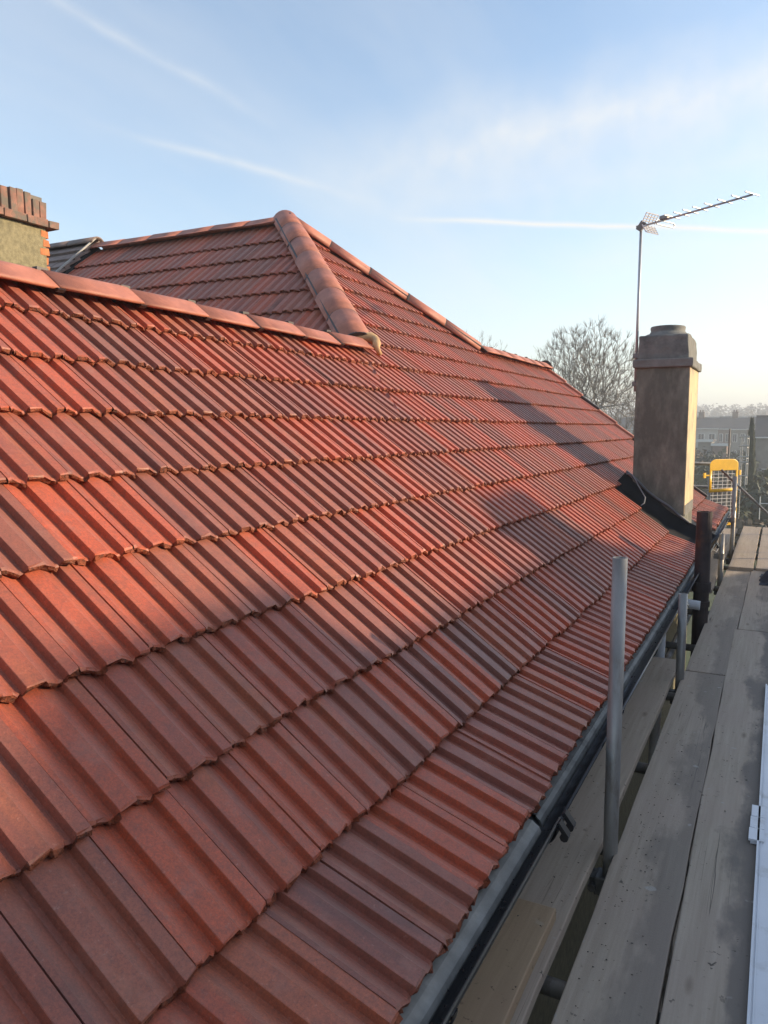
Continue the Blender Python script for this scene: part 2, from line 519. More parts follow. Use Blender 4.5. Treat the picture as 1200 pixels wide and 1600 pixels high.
# ------------------------------------------------------------------ ground and far land
def ground():
    xs = [-1500, -700, -350, -200, -120, -70, -40, -20, -8, 4, 16, 30, 60, 110, 200, 350, 700, 1500]
    ys = [-700, -200, -60, -20, -6, 4, 14, 30, 50, 75, 110, 160, 230, 320, 430, 560, 800, 1300, 2200]
    V, F = [], []
    for y in ys:
        for x in xs:
            t = min(1.0, max(0.0, (y - 180) / 380.0))
            z = GZ + 13.0 * t * t * (3 - 2 * t)
            z += (mnoise.noise(Vector((x * 0.01, y * 0.01, 3.1))) * 2.0) * min(1, max(0, (y - 120) / 200.0))
            V.append((x, y, z))
    nx = len(xs)
    for j in range(len(ys) - 1):
        for i in range(nx - 1):
            a = j * nx + i
            F.append((a, a + 1, a + nx + 1, a + nx))
    return V, F


gnd = mesh_obj('ground', *ground(), 'grass', smooth=True)
tag(gnd, kind='structure')
pth = mesh_obj('path', *box(-0.9, 2.6, -6, 13, GZ - 0.1, GZ + 0.03), 'path')
tag(pth, kind='structure')

# ------------------------------------------------------------------ the house with the red roof
A = R(39)
CA, SA = math.cos(A), math.sin(A)
GAUGE, TW, JY = 0.307, 0.20, 0.125
AX, AZ = -0.825, -0.90               # first batten line above the eaves course
RIDGE_X = -2.68                      # near ridge
V_RIDGE = (-RIDGE_X + AX) / CA
PX, PY = -4.55, 6.72                 # hip peak
V_P = (-PX + AX) / CA
PZ = AZ + V_P * SA
JYY = PY - (RIDGE_X - PX)            # foot of near hip
KX = -3.05
KY = PY + (KX - PX)
V_K = (-KX + AX) / CA
VERGE = 10.925
RIDGE_Z = AZ + V_RIDGE * SA
K_Z = AZ + V_K * SA

house = thing('tiled_house', 'house with a new red tiled hipped roof, gutter and tall rendered chimney', 'house', (-3.0, 5.0, GZ))
HB = BASE[house]


def slope_object(name, O, ux, vx, poly, thick=0.05, drop=0.075, mat='felt'):
    """roof slope: local x along the eaves, y up the slope, z out of the roof"""
    ux, vx = Vector(ux), Vector(vx)
    nx = ux.cross(vx)
    me = bpy.data.meshes.new(name)
    n = len(poly)
    V = [(p[0], p[1], -drop) for p in poly] + [(p[0], p[1], -drop - thick) for p in poly]
    F = [tuple(range(n)), tuple(range(2 * n - 1, n - 1, -1))]
    for i in range(n):
        F.append((i, n + i, n + (i + 1) % n, (i + 1) % n))
    me.from_pydata(V, [], F)
    me.materials.append(M[mat])
    o = bpy.data.objects.new(name, me)
    COL.objects.link(o)
    o.parent = house
    mt = Matrix((ux, vx, nx)).transposed().to_4x4()
    mt.translation = Vector(O) - HB
    o.matrix_basis = mt
    return o


TH = 0.0190
PROF = [(0.0012, TH), (.0130, TH), (.0165, TH - .0015), (.047, .0035), (.053, 0), (.0635, 0), (.0642, .001), (.0672, TH - .0008), (.0684, TH),
        (.113, TH), (.1165, TH - .0015), (.147, .0035), (.153, 0), (.1635, 0), (.1642, .001), (.1672, TH - .0008), (.1684, TH), (.1982, TH)]


def tile_geo(rng, length=0.372, gauge=GAUGE, thick=0.024):
    """one interlocking tile; local x across, y up the slope from its tail, z out"""
    tilt = -0.0235 / gauge
    V, F, I = [], [], []
    n = len(PROF)
    jl = [rng.uniform(-0.006, 0.006) for _ in range(n)]
    for k in range(1, n):
        jl[k] = jl[k] * 0.6 + jl[k - 1] * 0.4
    jw = [rng.uniform(-0.003, 0.001) for _ in range(n)]
    rows = []
    # tail bottom, tail middle (broken face), tail top edge, worn edge, head
    rows.append([(u, 0.006 + jl[i], wv - TH - thick + rng.uniform(-.003, .003)) for i, (u, wv) in enumerate(PROF)])
    rows.append([(u, -0.001 + jl[i] + rng.uniform(-.009, .006), wv - TH - thick * 0.5 + rng.uniform(-.006, .006)) for i, (u, wv) in enumerate(PROF)])
    rows.append([(u, jl[i] + rng.uniform(-.002, .004), wv - TH - 0.003 + jw[i]) for i, (u, wv) in enumerate(PROF)])
    rows.append([(u, 0.006 + jl[i] * 1.3, wv - TH + tilt * .006 + jw[i] * 0.1) for i, (u, wv) in enumerate(PROF)])
    rows.append([(u, length, wv - TH + tilt * length) for (u, wv) in PROF])
    for r in rows:
        V += r
    for r in range(len(rows) - 1):
        for i in range(n - 1):
            a = r * n + i
            F.append((a, a + 1, a + n + 1, a + n))
            I.append(1 if r < 2 else 0)
    # side walls so that the joints are real gaps
    for i in (0, n - 1):
        a, b = 3 * n + i, 4 * n + i
        m = len(V)
        for q in (a, b):
            V.append((V[q][0], V[q][1], V[q][2] - 0.02))
        F.append((a, b, m + 1, m) if i == 0 else (b, a, m, m + 1))
        I.append(0)
    return V, F, I


TILE_VAR = []
for s in range(9):
    rng = random.Random(100 + s)
    V, F, I = tile_geo(rng)
    me = bpy.data.meshes.new('tile')
    me.from_pydata(V, [], F)
    me.materials.append(M['tile'])
    me.materials.append(M['tile_edge'])
    me.polygons.foreach_set('material_index', I)
    me.update()
    TILE_VAR.append(me)


class Field:
    """tiles joined into one mesh"""

    def __init__(self):
        self.V, self.F, self.I, self.R = [], [], [], []

    def add(self, V, F, I, rnd, mat=None, clip=None):
        if clip is not None:
            bm = bmesh.new()
            vs = [bm.verts.new(v if mat is None else mat @ Vector(v)) for v in V]
            for f, i in zip(F, I):
                fc = bm.faces.new([vs[q] for q in f])
                fc.material_index = i
            for co, no in clip:
                bmesh.ops.bisect_plane(bm, geom=bm.verts[:] + bm.edges[:] + bm.faces[:], plane_co=co, plane_no=no, clear_outer=True)
            bm.verts.index_update()
            V2 = [v.co.copy() for v in bm.verts]
            F2 = [tuple(v.index for v in f.verts) for f in bm.faces]
            I2 = [f.material_index for f in bm.faces]
            bm.free()
            V, F, I, mat = V2, F2, I2, None
        n = len(self.V)
        self.V += [tuple(v) if mat is None else tuple(mat @ Vector(v)) for v in V]
        self.F += [tuple(q + n for q in f) for f in F]
        self.I += I
        self.R += [rnd] * len(V)

    def build(self, name, parent):
        me = bpy.data.meshes.new(name)
        me.from_pydata(self.V, [], self.F)
        me.materials.append(M['tile'])
        me.materials.append(M['tile_edge'])
        me.polygons.foreach_set('material_index', self.I)
        a = me.attributes.new('rnd', 'FLOAT', 'POINT')
        a.data.foreach_set('value', self.R)
        me.update()
        o = bpy.data.objects.new(name, me)
        COL.objects.link(o)
        o.parent = parent
        o['kind'] = 'stuff'
        return o


Y0 = -0.675
polyA = [(Y0, -0.29), (11.0, -0.29), (11.0, V_K), (KY, V_K), (PY, V_P), (JYY, V_RIDGE), (Y0, V_RIDGE)]
front = slope_object('front_slope', (AX, 0, AZ), (0, 1, 0), (-CA, 0, SA), [(Y0, 0.0)] + [(11.0, 0.0)] + polyA[2:])
slopeB = slope_object('cross_wing_slope', (PX, PY, PZ), (1, 0, 0), (0, CA, SA), [(-2.66, -3.4), (2.6, -3.4), (0.0, 0.0), (-2.66, 0.0)])

rng = random.Random(5)
cands = []       # (score, slope, matrix_local, fieldinfo)
fieldA, fieldB = Field(), Field()


def project(p):
    q = CAMROT.transposed() @ Vector(p)
    if q.z > -0.1:
        return None
    return (600 + 1200 * q.x / -q.z, 800 - 1200 * q.y / -q.z, -q.z)


def jitter():
    return Matrix.Translation((rng.uniform(-.0012, .0012), rng.uniform(-.004, .004), rng.uniform(-.0015, .002))) @ Matrix.Rotation(R(rng.gauss(0, .25)), 4, 'Z') @ Matrix.Rotation(R(rng.gauss(0, .2)), 4, 'Y')


eaves_rot = Matrix.Rotation(R(23.4) - A, 4, 'X')       # the eaves course kicks out to a lower pitch
# eaves course tail, in the slope's own axes
_t = Vector((-0.545, 0, -1.02)) - Vector((AX, 0, AZ))
E_V, E_W = _t.x * -CA + _t.z * SA, _t.x * SA + _t.z * CA

for k in range(-1, 16):
    for j in range(-4, 54):
        y0 = JY + TW * j
        yc = y0 + TW / 2
        v0 = GAUGE * k
        if 34 < j < 42 and k <= 1:
            continue                                   # black flashing and chimney stand here
        if k == -1:
            mt = Matrix.Translation((y0, E_V, E_W)) @ eaves_rot
        else:
            mt = Matrix.Translation((y0, v0, 0.0))
        # upper limit of the slope over this column
        if yc < JYY:
            lim = [((0, V_RIDGE - 0.02, 0), (0, 1, 0))]
            vmax = V_RIDGE - 0.02
        elif yc < PY:
            s = (V_P - V_RIDGE) / (PY - JYY)
            lim = [((JYY, V_RIDGE, 0), (-s, 1, 0))]
            vmax = V_RIDGE + (yc - JYY) * s
        elif yc < KY:
            s = (V_K - V_P) / (KY - PY)
            lim = [((PY, V_P, 0), (-s, 1, 0))]
            vmax = V_P + (yc - PY) * s
        else:
            lim = [((0, V_K - 0.02, 0), (0, 1, 0))]
            vmax = V_K - 0.02
        if v0 > vmax + 0.35:
            continue
        inside = v0 + 0.372 < vmax - (0.30 if JYY < yc < KY else 0.0)
        mt = mt @ jitter()
        wc = Vector((AX, 0, AZ)) + Vector((0, 1, 0)) * yc + Vector((-CA, 0, SA)) * (v0 + 0.15)
        pr = project(wc)
        vis = pr is not None and -40 < pr[0] < 1230 and -40 < pr[1] < 1660
        cands.append(((1.0 / pr[2]) if vis and inside else 0.0, 'A', mt, None if inside else lim))

GB = 0.345
for m in range(0, 9):
    v0 = -0.47 - GB * m
    for j in range(-13, 14):
        u0 = TW * j - 0.06
        uc = u0 + TW / 2
        if u0 < -2.70:
            continue
        vlim = 0.0
        hip = -(v0) * CA                      # u limit at the tail
        if u0 > hip + 0.02:
            continue
        Xc, Yc = PX + uc, PY + (v0 + .17) * CA
        zB = PZ + (v0 + .17) * SA
        zback = RIDGE_Z - math.tan(A) * (RIDGE_X - Xc)
        if zB < zback - 0.25 and Xc < RIDGE_X:
            continue
        sc = Matrix.Diagonal((1, GB / GAUGE, 1, 1))
        inside = (u0 + TW) < -(v0 + 0.42) * CA and m > 0
        mt = Matrix.Translation((u0, v0, 0)) @ jitter() @ sc
        pr = project((Xc, Yc, zB))
        # hidden behind the near ridge?
        px_, py_ = pr[0], pr[1]
        vis = pr is not None and -10 < px_ and py_ < 415 + 0.222 * px_
        lim = [((0, 0, 0), (1, CA, 0)), ((0, -0.02, 0), (0, 1, 0))]
        cands.append(((1.0 / pr[2]) if vis and inside else 0.0, 'B', mt, None if inside else lim))

cands.sort(key=lambda c: -c[0])
for i, (score, which, mt, lim) in enumerate(cands):
    par, fld = (front, fieldA) if which == 'A' else (slopeB, fieldB)
    if i < 300 and score > 0:
        o = bpy.data.objects.new('tile', TILE_VAR[rng.randrange(9)])
        COL.objects.link(o)
        o.parent = par
        o.matrix_basis = mt
    else:
        V, F, I = tile_geo(random.Random(rng.random()))
        fld.add(V, F, I, rng.random(), mt, lim)
fieldA.build('tile_field', front)
fieldB.build('tile_field', slopeB)

# slopes that fall away from the viewer
slope_object('rear_slope', (RIDGE_X, 0, RIDGE_Z), (0, -1, 0), (CA, 0, SA),
             [(-JYY, -2.4), (-Y0, -2.4), (-Y0, -0.03), (-JYY, -0.03)], drop=0.03, mat='brownroof')
slope_object('far_cross_slope', (PX, PY, PZ), (-1, 0, 0), (0, -CA, SA), [(-1.45, -1.85), (2.66, -3.4), (2.66, -0.02), (0.0, -0.02)], drop=0.03, mat='brownroof')
slope_object('far_rear_slope', (KX, 0, K_Z), (0, -1, 0), (CA, 0, SA), [(-11.0, -3.2), (-KY + 0.2, -3.2), (-KY + 0.2, -0.03), (-11.0, -0.03)], drop=0.03, mat='brownroof')

# walls
wallp = mesh_obj('wall', *cat_(box(-6.9, -0.98, -0.6, 10.8, GZ, -1.22)), 'olive_wall', parent=house)
gable = mesh_obj('gable_wall', *prism([(-0.98, 10.75, -1.25), (-5.1, 10.75, -1.25), (KX, 10.75, K_Z - 0.12)], (0, 0.12, 0)), 'cream_render', parent=house)
mesh_obj('soffit', *box(-1.0, -0.63, -0.6, 10.9, -1.205, -1.19), 'pvc', parent=house)
mesh_obj('fascia_board', *box(-0.63, -0.605, -0.62, 10.9, -1.22, -1.065), 'pvc', parent=house)


# ridge and hip tiles
def ridge_geo(rng, length=0.445, r=0.13, hw=0.125, thick=0.016, n=11, flat=False):
    V, F = ridge_arc(rng, length, r, hw, thick, n)
    if flat:            # straight flanks and a rounded crown
        V2 = []
        for (x, y, z) in V:
            inner = 0.0
            a = abs(y) / hw
            d = math.sqrt(y * y + (z + r) ** 2)
            inner = r - d
            zz = -0.80 * hw * (math.sqrt(a * a + 0.035) - math.sqrt(0.035)) - inner
            V2.append((x, y, zz))
        V = V2
    return V, F


def ridge_arc(rng, length=0.445, r=0.13, hw=0.125, thick=0.016, n=11):
    """rounded cap along local +x, crown up"""
    V, F = [], []
    th = math.asin(min(1, hw / r))
    for x in (0.0, length):
        for s in (0, 1):
            rr = r - s * thick
            for i in range(n):
                t = -th + 2 * th * i / (n - 1)
                V.append((x + rng.uniform(-.001, .001), rr * math.sin(t), rr * math.cos(t) - r))
    def id_(xi, s, i):
        return (xi * 2 + s) * n + i
    for i in range(n - 1):
        F.append((id_(0, 0, i), id_(1, 0, i), id_(1, 0, i + 1), id_(0, 0, i + 1)))
        F.append((id_(0, 1, i + 1), id_(1, 1, i + 1), id_(1, 1, i), id_(0, 1, i)))
        F.append((id_(0, 0, i + 1), id_(0, 1, i + 1), id_(0, 1, i), id_(0, 0, i)))
        F.append((id_(1, 0, i), id_(1, 1, i), id_(1, 1, i + 1), id_(1, 0, i + 1)))
    for i in (0, n - 1):
        F.append((id_(0, 0, i), id_(0, 1, i), id_(1, 1, i), id_(1, 0, i)))
    return V, F


RIDGE_VAR = {}
for key, (r_, hw_) in {'ridge': (0.16, 0.128), 'hip': (0.137, 0.135)}.items():
    V, F = ridge_geo(random.Random(3), r=r_, hw=hw_, flat=key == 'ridge', thick=0.018)
    me = bpy.data.meshes.new('ridge_tile')
    me.from_pydata(V, [], F)
    me.materials.append(M['ridge'])
    me.polygons.foreach_set('use_smooth', [True] * len(me.polygons))
    V, F = ridge_geo(random.Random(4), length=0.034 if key == 'ridge' else 0.016, r=r_ + 0.004, hw=hw_ + 0.002, thick=0.024, flat=key == 'ridge')
    V2, F2 = box(-0.004, 0.05, -0.014, 0.014, -0.002, 0.012) if key == 'ridge' else box(0.0, 0.01, -0.01, 0.01, -0.012, -0.004)
    mu = bpy.data.meshes.new('ridge_union')
    mu.from_pydata(*(lambda q: (q[0], [], q[1]))(cat_((V, F), (V2, F2))))
    mu.materials.append(M['union'])
    RIDGE_VAR[key] = (me, mu)


def run_of_caps(name, p0, p1, lift, key, n=None, union=True, first=0.0):
    p0, p1 = Vector(p0), Vector(p1)
    d = p1 - p0
    L = d.length
    d.normalize()
    n = n or max(1, round(L / 0.447))
    step = L / n
    side = Vector((0, 0, 1)).cross(d).normalized()
    up = d.cross(side)
    base = Matrix((d, side, up)).transposed().to_4x4()
    for i in range(n):
        mt = base.copy()
        mt.translation = p0 + d * (i * step + first) + up * (lift + rng.uniform(-.004, .004)) - HB
        mt = mt @ Matrix.Rotation(R(rng.gauss(0, 0.5)), 4, 'Z') @ Matrix.Rotation(R(rng.gauss(0, 0.5)), 4, 'Y')
        o = bpy.data.objects.new(name, RIDGE_VAR[key][0])
        COL.objects.link(o)
        o.parent = house
        o.matrix_basis = mt @ Matrix.Diagonal((step / 0.447, 1, 1, 1))
        if union:
            u = bpy.data.objects.new('joint_union', RIDGE_VAR[key][1])
            COL.objects.link(u)
            u.parent = house
            mt2 = base.copy()
            mt2.translation = p0 + d * (i * step + first - (0.017 if key == 'ridge' else 0.008)) + up * (lift - (0.0055 if key == 'ridge' else 0.0015)) - HB
            u.matrix_basis = mt2


# ridge caps run away from the viewer; joints at the photographed spacing
run_of_caps('ridge_tile', (RIDGE_X, 2.19 - 7 * 0.4425, RIDGE_Z), (RIDGE_X, 2.19 + 6 * 0.4425, RIDGE_Z), 0.036, 'ridge', n=13)
hipd = (Vector((PX, PY, PZ)) - Vector((RIDGE_X, JYY, RIDGE_Z)))
run_of_caps('hip_tile', Vector((RIDGE_X, JYY, RIDGE_Z)) + hipd * 0.01, Vector((PX, PY, PZ)) + hipd * 0.02, 0.076, 'hip', n=7)
run_of_caps('hip_tile', Vector((PX, PY, PZ)), Vector((KX, KY, K_Z)), 0.068, 'hip', n=5)
run_of_caps('ridge_tile', (KX, KY, K_Z), (KX, 11.02, K_Z), 0.04, 'ridge', n=6)
run_of_caps('ridge_tile', (PX - 0.02, PY, PZ), (PX - 2.66, PY, PZ), 0.04, 'ridge', n=6, union=False)
# felt roll, also standing in for the shaded gap below the right hand hip caps
mesh_obj('hip_felt_shadow', *tube([Vector((PX, PY, PZ)) + Vector((.09, -.05, -.02)), Vector((KX, KY, K_Z)) + Vector((.09, -.05, -.02))], 0.016, 8), 'union', parent=house)
for nm, a, b in (('hip_felt_shadow', Vector((RIDGE_X, JYY, RIDGE_Z)) + Vector((-.06, -.10, -.02)), Vector((PX, PY, PZ)) + Vector((-.06, -.10, -.02))),):
    mesh_obj(nm, *tube([a, b], 0.013, 8), 'union', parent=house)  # dark strip in place of the shadow line under the near hip caps


# mortar packed into the foot of the hip
def blob(center, rx, ry, rz, rng, rings=9, segs=14, amp=0.25, freq=9.0):
    V, F = [], []
    c = Vector(center)
    for i in range(rings + 1):
        ph = math.pi * i / rings
        for k in range(segs):
            t = 2 * math.pi * k / segs
            d = Vector((math.sin(ph) * math.cos(t), math.sin(ph) * math.sin(t), math.cos(ph)))
            q = 1 + amp * mnoise.noise(d * 1.7 + c * freq)
            V.append(c + Vector((d.x * rx, d.y * ry, d.z * rz)) * q)
    for i in range(rings):
        for k in range(segs):
            F.append((i * segs + k, i * segs + (k + 1) % segs, (i + 1) * segs + (k + 1) % segs, (i + 1) * segs + k))
    return V, F


foot = Vector((RIDGE_X, JYY, RIDGE_Z))
arc = []
for i in range(12):
    t = R(-78 + i * 15.5)
    arc.append(foot + Vector((0.02, -0.005 + 0.03 * math.sin(i * 1.1), 0)) + Vector((0.115 * math.sin(t) * 0.9, 0.05 + 0.02 * math.cos(t * 3), -0.075 + 0.125 * math.cos(t))) + Vector((0.02 * math.sin(t), 0, 0)))
mo = mesh_obj('mortar_bedding', *tube(arc, [0.018 + 0.016 * math.sin(0.3 + i * 0.26) + 0.004 * math.sin(i * 2.3) for i in range(12)], 9), 'mortar', parent=house, smooth=True)

# dry verge caps on the far gable
for k in range(0, 9):
    v0 = GAUGE * k
    p = Vector((AX, 10.95, AZ)) + Vector((-CA, 0, SA)) * v0
    q = Vector((AX, 10.95, AZ)) + Vector((-CA, 0, SA)) * (v0 + GAUGE * 1.02)
    nrm = Vector((SA, 0, CA))
    mesh_obj('verge_cap', *obox(p + nrm * 0.004, q - nrm * 0.014, 0.07, 0.05, nrm), 'union' if k % 3 == 0 else 'ridge', parent=house, bevel=0.008)
mesh_obj('ridge_end_cap', *cat_(tube([(KX, 11.0, K_Z - 0.03), (KX, 11.05, K_Z - 0.03)], 0.105, 14)), 'union', parent=house)


# gutter: open half round trough in lengths
def gutter_len(y0, y1, cx, cz, r, thick=0.005, n=14):
    V, F = [], []
    for y in (y0, y1):
        for s in (0, 1):
            for i in range(n + 1):
                t = math.pi + math.pi * i / n
                rr = r - s * thick
                V.append((cx + rr * math.cos(t), y, cz + rr * math.sin(t)))
    m = n + 1
    def id_(a, s, i):
        return (a * 2 + s) * m + i
    for i in range(n):
        F.append((id_(0, 0, i), id_(0, 0, i + 1), id_(1, 0, i + 1), id_(1, 0, i)))
        F.append((id_(0, 1, i + 1), id_(0, 1, i), id_(1, 1, i), id_(1, 1, i + 1)))
        F.append((id_(0, 0, i + 1), id_(0, 0, i), id_(0, 1, i), id_(0, 1, i + 1)))
        F.append((id_(1, 0, i), id_(1, 0, i + 1), id_(1, 1, i + 1), id_(1, 1, i)))
    for i in (0, n):
        F.append((id_(0, 0, i), id_(1, 0, i), id_(1, 1, i), id_(0, 1, i)))
    return V, F


GX, GZT, GR = -0.527, -1.045, 0.052
gut = None
for i, (y0, y1, dz) in enumerate(((-0.7, 1.97, 0.0), (1.975, 4.9, -0.006), (4.905, 7.6, -0.004), (7.605, 11.05, 0.0))):
    g = mesh_obj('gutter', *gutter_len(y0, y1, GX, GZT + dz, GR - 0.002 * (i % 2)), 'gutter', parent=house, smooth=True)
    lip = mesh_obj('gutter_lip', *tube([(GX + GR - 0.002, y0, GZT + dz), (GX + GR - 0.002, y1, GZT + dz)], 0.005, 8), 'gutter', parent=g, smooth=True)
    gut = gut or g
for y in (1.97, 4.9, 7.6):
    u = mesh_obj('gutter_union', *gutter_len(y - 0.055, y + 0.055, GX, GZT - 0.003, GR + 0.006, 0.004), 'gutter', parent=house, smooth=True)
    for dy in (-0.03, 0.03):
        mesh_obj('clip', *cat_(obox((GX + GR + 0.002, y + dy, GZT + 0.006), (GX + GR + 0.028, y + dy, GZT - 0.028), 0.026, 0.012), tube([(GX + GR + 0.02, y + dy - .012, GZT - 0.03), (GX + GR + 0.02, y + dy + .012, GZT - 0.03)], 0.012, 8)), 'gutter', parent=u)
for y in (0.4, 1.2, 2.9, 3.8, 5.6, 6.5, 8.6, 9.6, 10.6):
    mesh_obj('gutter_bracket', *gutter_len(y - 0.012, y + 0.012, GX, GZT - 0.004, GR + 0.005, 0.004), 'gutter', parent=house, smooth=True)
# grit and moss crumbs lying in the gutter
V, F = [], []
rg = random.Random(21)
for i in range(300):
    y = rg.uniform(0.3, 6.0) if rg.random() < 0.7 else rg.uniform(0.9, 1.9)
    dx = rg.gauss(0, 0.02)
    dx = max(-0.045, min(0.045, dx))
    z = GZT - math.sqrt(max(0.0, (GR - 0.006) ** 2 - dx * dx)) + 0.002
    s = rg.uniform(0.001, 0.0042)
    c = Vector((GX + dx, y, z))
    n = len(V)
    for d in ((1, 0, 0), (-1, 0, 0), (0, 1, 0), (0, -1, 0), (0, 0, 1)):
        V.append(c + Vector(d) * s * rg.uniform(0.5, 1.4))
    F += [(n, n + 2, n + 4), (n + 2, n + 1, n + 4), (n + 1, n + 3, n + 4), (n + 3, n, n + 4)]
deb = mesh_obj('gutter_debris', V, F, 'iron', parent=house)
deb['kind'] = 'stuff'

# strip under the tile tails, its grey painted in for sky sheen on the gutter
for (ya, yb, xw, mt_) in ((-0.65, 1.955, -0.523, 'tray_sheen'), (1.99, 10.9, -0.531, 'tray_sheen_dark')):
    mesh_obj('eaves_tray_sheen', *cat_(prism([(-0.61, ya, -1.050), (-0.548, ya, -1.060), (xw - .018, ya, -1.066), (xw - .006, ya, -1.074), (xw, ya, -1.086), (xw, ya, -1.10), (xw - .004, ya, -1.10), (xw - .005, ya, -1.087), (xw - .010, ya, -1.077), (xw - .019, ya, -1.070), (-0.548, ya, -1.064), (-0.61, ya, -1.054)], (0, yb - ya, 0))), mt_, parent=house, smooth=False)

# black flashing sheet beside and below the chimney
CX0, CX1, CY0, CY1 = -1.212, -0.75, 7.47, 8.26


def roofpt(y, v, h):
    if v >= 0:
        return Vector((AX, y, AZ)) + Vector((-CA, 0, SA)) * v + Vector((SA, 0, CA)) * h
    a = R(23.4)
    return Vector((AX, y, AZ)) + Vector((-math.cos(a), 0, math.sin(a))) * v + Vector((SA, 0, CA)) * h


V, F = [], []
vs_ = [-0.33, -0.2, -0.08, 0.04, 0.16, 0.28, 0.40, 0.52, 0.66]
ys_ = [7.09, 7.16, 7.25, 7.34, 7.43, 7.475]
hs_ = [-0.03, -0.028, -0.034, -0.03, -0.01, 0.10]
for yi, y in enumerate(ys_):
    for v in vs_:
        V.append(roofpt(y, v, hs_[yi] + mnoise.noise(Vector((y * 7, v * 6, 0))) * 0.012))
for a in range(len(ys_) - 1):
    for b in range(len(vs_) - 1):
        i = a * len(vs_) + b
        F.append((i, i + len(vs_), i + len(vs_) + 1, i + 1))
fl = mesh_obj('flashing', V, F, 'lead', parent=house, smooth=True)
# sheet in front of and beyond the stack
V, F = [], []
ys2 = [7.47, 7.7, 7.95, 8.2, 8.4, 8.56]
for y in ys2:
    for v in (-0.33, -0.2, -0.1, 0.0, 0.1):
        V.append(roofpt(y, v, -0.028 + mnoise.noise(Vector((y * 5, v * 6, 4))) * 0.01))
for a in range(len(ys2) - 1):
    for b in range(4):
        i = a * 5 + b
        F.append((i, i + 5, i + 6, i + 1))
mesh_obj('apron', V, F, 'lead', parent=house, smooth=True)
V, F = [], []
for y in (8.22, 8.4, 8.56):
    for v in (-0.1, 0.2, 0.45, 0.66):
        V.append(roofpt(y, v, -0.02))
for a in range(2):
    for b in range(3):
        i = a * 4 + b
        F.append((i, i + 4, i + 5, i + 1))
mesh_obj('flashing', V, F, 'lead', parent=house)
# grey folded top edge of the flashing, climbing the stack
edge = [roofpt(7.462, v, 0.105 + 0.012 * math.sin(v * 13)) for v in (0.66, 0.52, 0.40, 0.28, 0.16, 0.04, -0.08)]
mesh_obj('flashing_edge', *tube(edge, 0.013, 6), 'lead_edge', parent=house, smooth=True)
loop = [roofpt(7.44, 0.64, 0.10), roofpt(7.42, 0.60, 0.13), roofpt(7.41, 0.53, 0.11), roofpt(7.36, 0.49, 0.10), roofpt(7.30, 0.43, 0.09), roofpt(7.27, 0.36, 0.07), roofpt(7.24, 0.33, 0.03), roofpt(7.20, 0.335, 0.0)]
mesh_obj('loose_cable', *tube(loop, 0.006, 6), 'cable', parent=house, smooth=True)

# the rendered stack
def taper_block(x0, x1, y0, y1, z0, z1, t=0.0, nz=1, jit=0.0, seed=0):
    rg = random.Random(seed)
    V, F = [], []
    nx = 6
    loop = []
    for i in range(nx):
        loop.append((x0 + (x1 - x0) * i / nx, y0))
    for i in range(nx):
        loop.append((x1, y0 + (y1 - y0) * i / nx))
    for i in range(nx):
        loop.append((x1 - (x1 - x0) * i / nx, y1))
    for i in range(nx):
        loop.append((x0, y1 - (y1 - y0) * i / nx))
    cx, cy = (x0 + x1) / 2, (y0 + y1) / 2
    n = len(loop)
    for k in range(nz + 1):
        f = k / nz
        for (x, y) in loop:
            s = 1 - t * f
            V.append((cx + (x - cx) * s + rg.uniform(-jit, jit), cy + (y - cy) * s + rg.uniform(-jit, jit), z0 + (z1 - z0) * f + (rg.uniform(-jit, jit) if 0 < k else 0)))
    for k in range(nz):
        for i in range(n):
            F.append((k * n + i, k * n + (i + 1) % n, (k + 1) * n + (i + 1) % n, (k + 1) * n + i))
    F.append(tuple(nz * n + i for i in range(n)))
    F.append(tuple(range(n - 1, -1, -1)))
    return V, F


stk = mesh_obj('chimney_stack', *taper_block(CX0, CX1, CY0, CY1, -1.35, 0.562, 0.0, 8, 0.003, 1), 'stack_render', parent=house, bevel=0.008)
mesh_obj('cornice', *taper_block(CX0 - 0.03, CX1 + 0.03, CY0 - 0.03, CY1 + 0.03, 0.555, 0.635, 0.0, 2, 0.004, 2), 'cap_cement', parent=stk, bevel=0.012)
mesh_obj('chimney_cap', *taper_block(CX0 + 0.005, CX1 - 0.012, CY0 + 0.01, CY1 - 0.01, 0.63, 0.852, 0.035, 4, 0.005, 3), 'cap_cement', parent=stk, bevel=0.014)
pc = Vector(((CX0 + CX1) / 2 + 0.0, 7.75, 0))
prof = [(0.215, 0.845), (0.20, 0.872), (0.165, 0.885), (0.152, 0.905), (0.158, 0.935), (0.152, 0.948), (0.125, 0.948), (0.12, 0.86)]
V, F = [], []
for (r_, z_) in prof:
    for k in range(20):
        t = 2 * math.pi * k / 20
        V.append((pc.x + r_ * math.cos(t), pc.y + r_ * math.sin(t) * 1.12, z_))
for a in range(len(prof) - 1):
    for k in range(20):
        F.append((a * 20 + k, a * 20 + (k + 1) % 20, (a + 1) * 20 + (k + 1) % 20, (a + 1) * 20 + k))
F.append(tuple((len(prof) - 1) * 20 + k for k in range(20)))
mesh_obj('chimney_pot', V, F, 'cap_cement', parent=stk, smooth=True)
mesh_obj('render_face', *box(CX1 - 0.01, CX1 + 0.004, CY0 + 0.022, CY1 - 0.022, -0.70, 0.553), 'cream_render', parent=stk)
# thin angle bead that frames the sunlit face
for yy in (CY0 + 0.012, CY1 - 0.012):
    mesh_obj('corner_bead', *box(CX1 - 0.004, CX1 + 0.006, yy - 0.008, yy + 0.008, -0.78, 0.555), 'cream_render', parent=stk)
mesh_obj('plinth_band', *box(CX1 - 0.01, CX1 + 0.008, CY0 + 0.03, CY1 - 0.03, -0.80, -0.70), 'cap_cement', parent=stk)

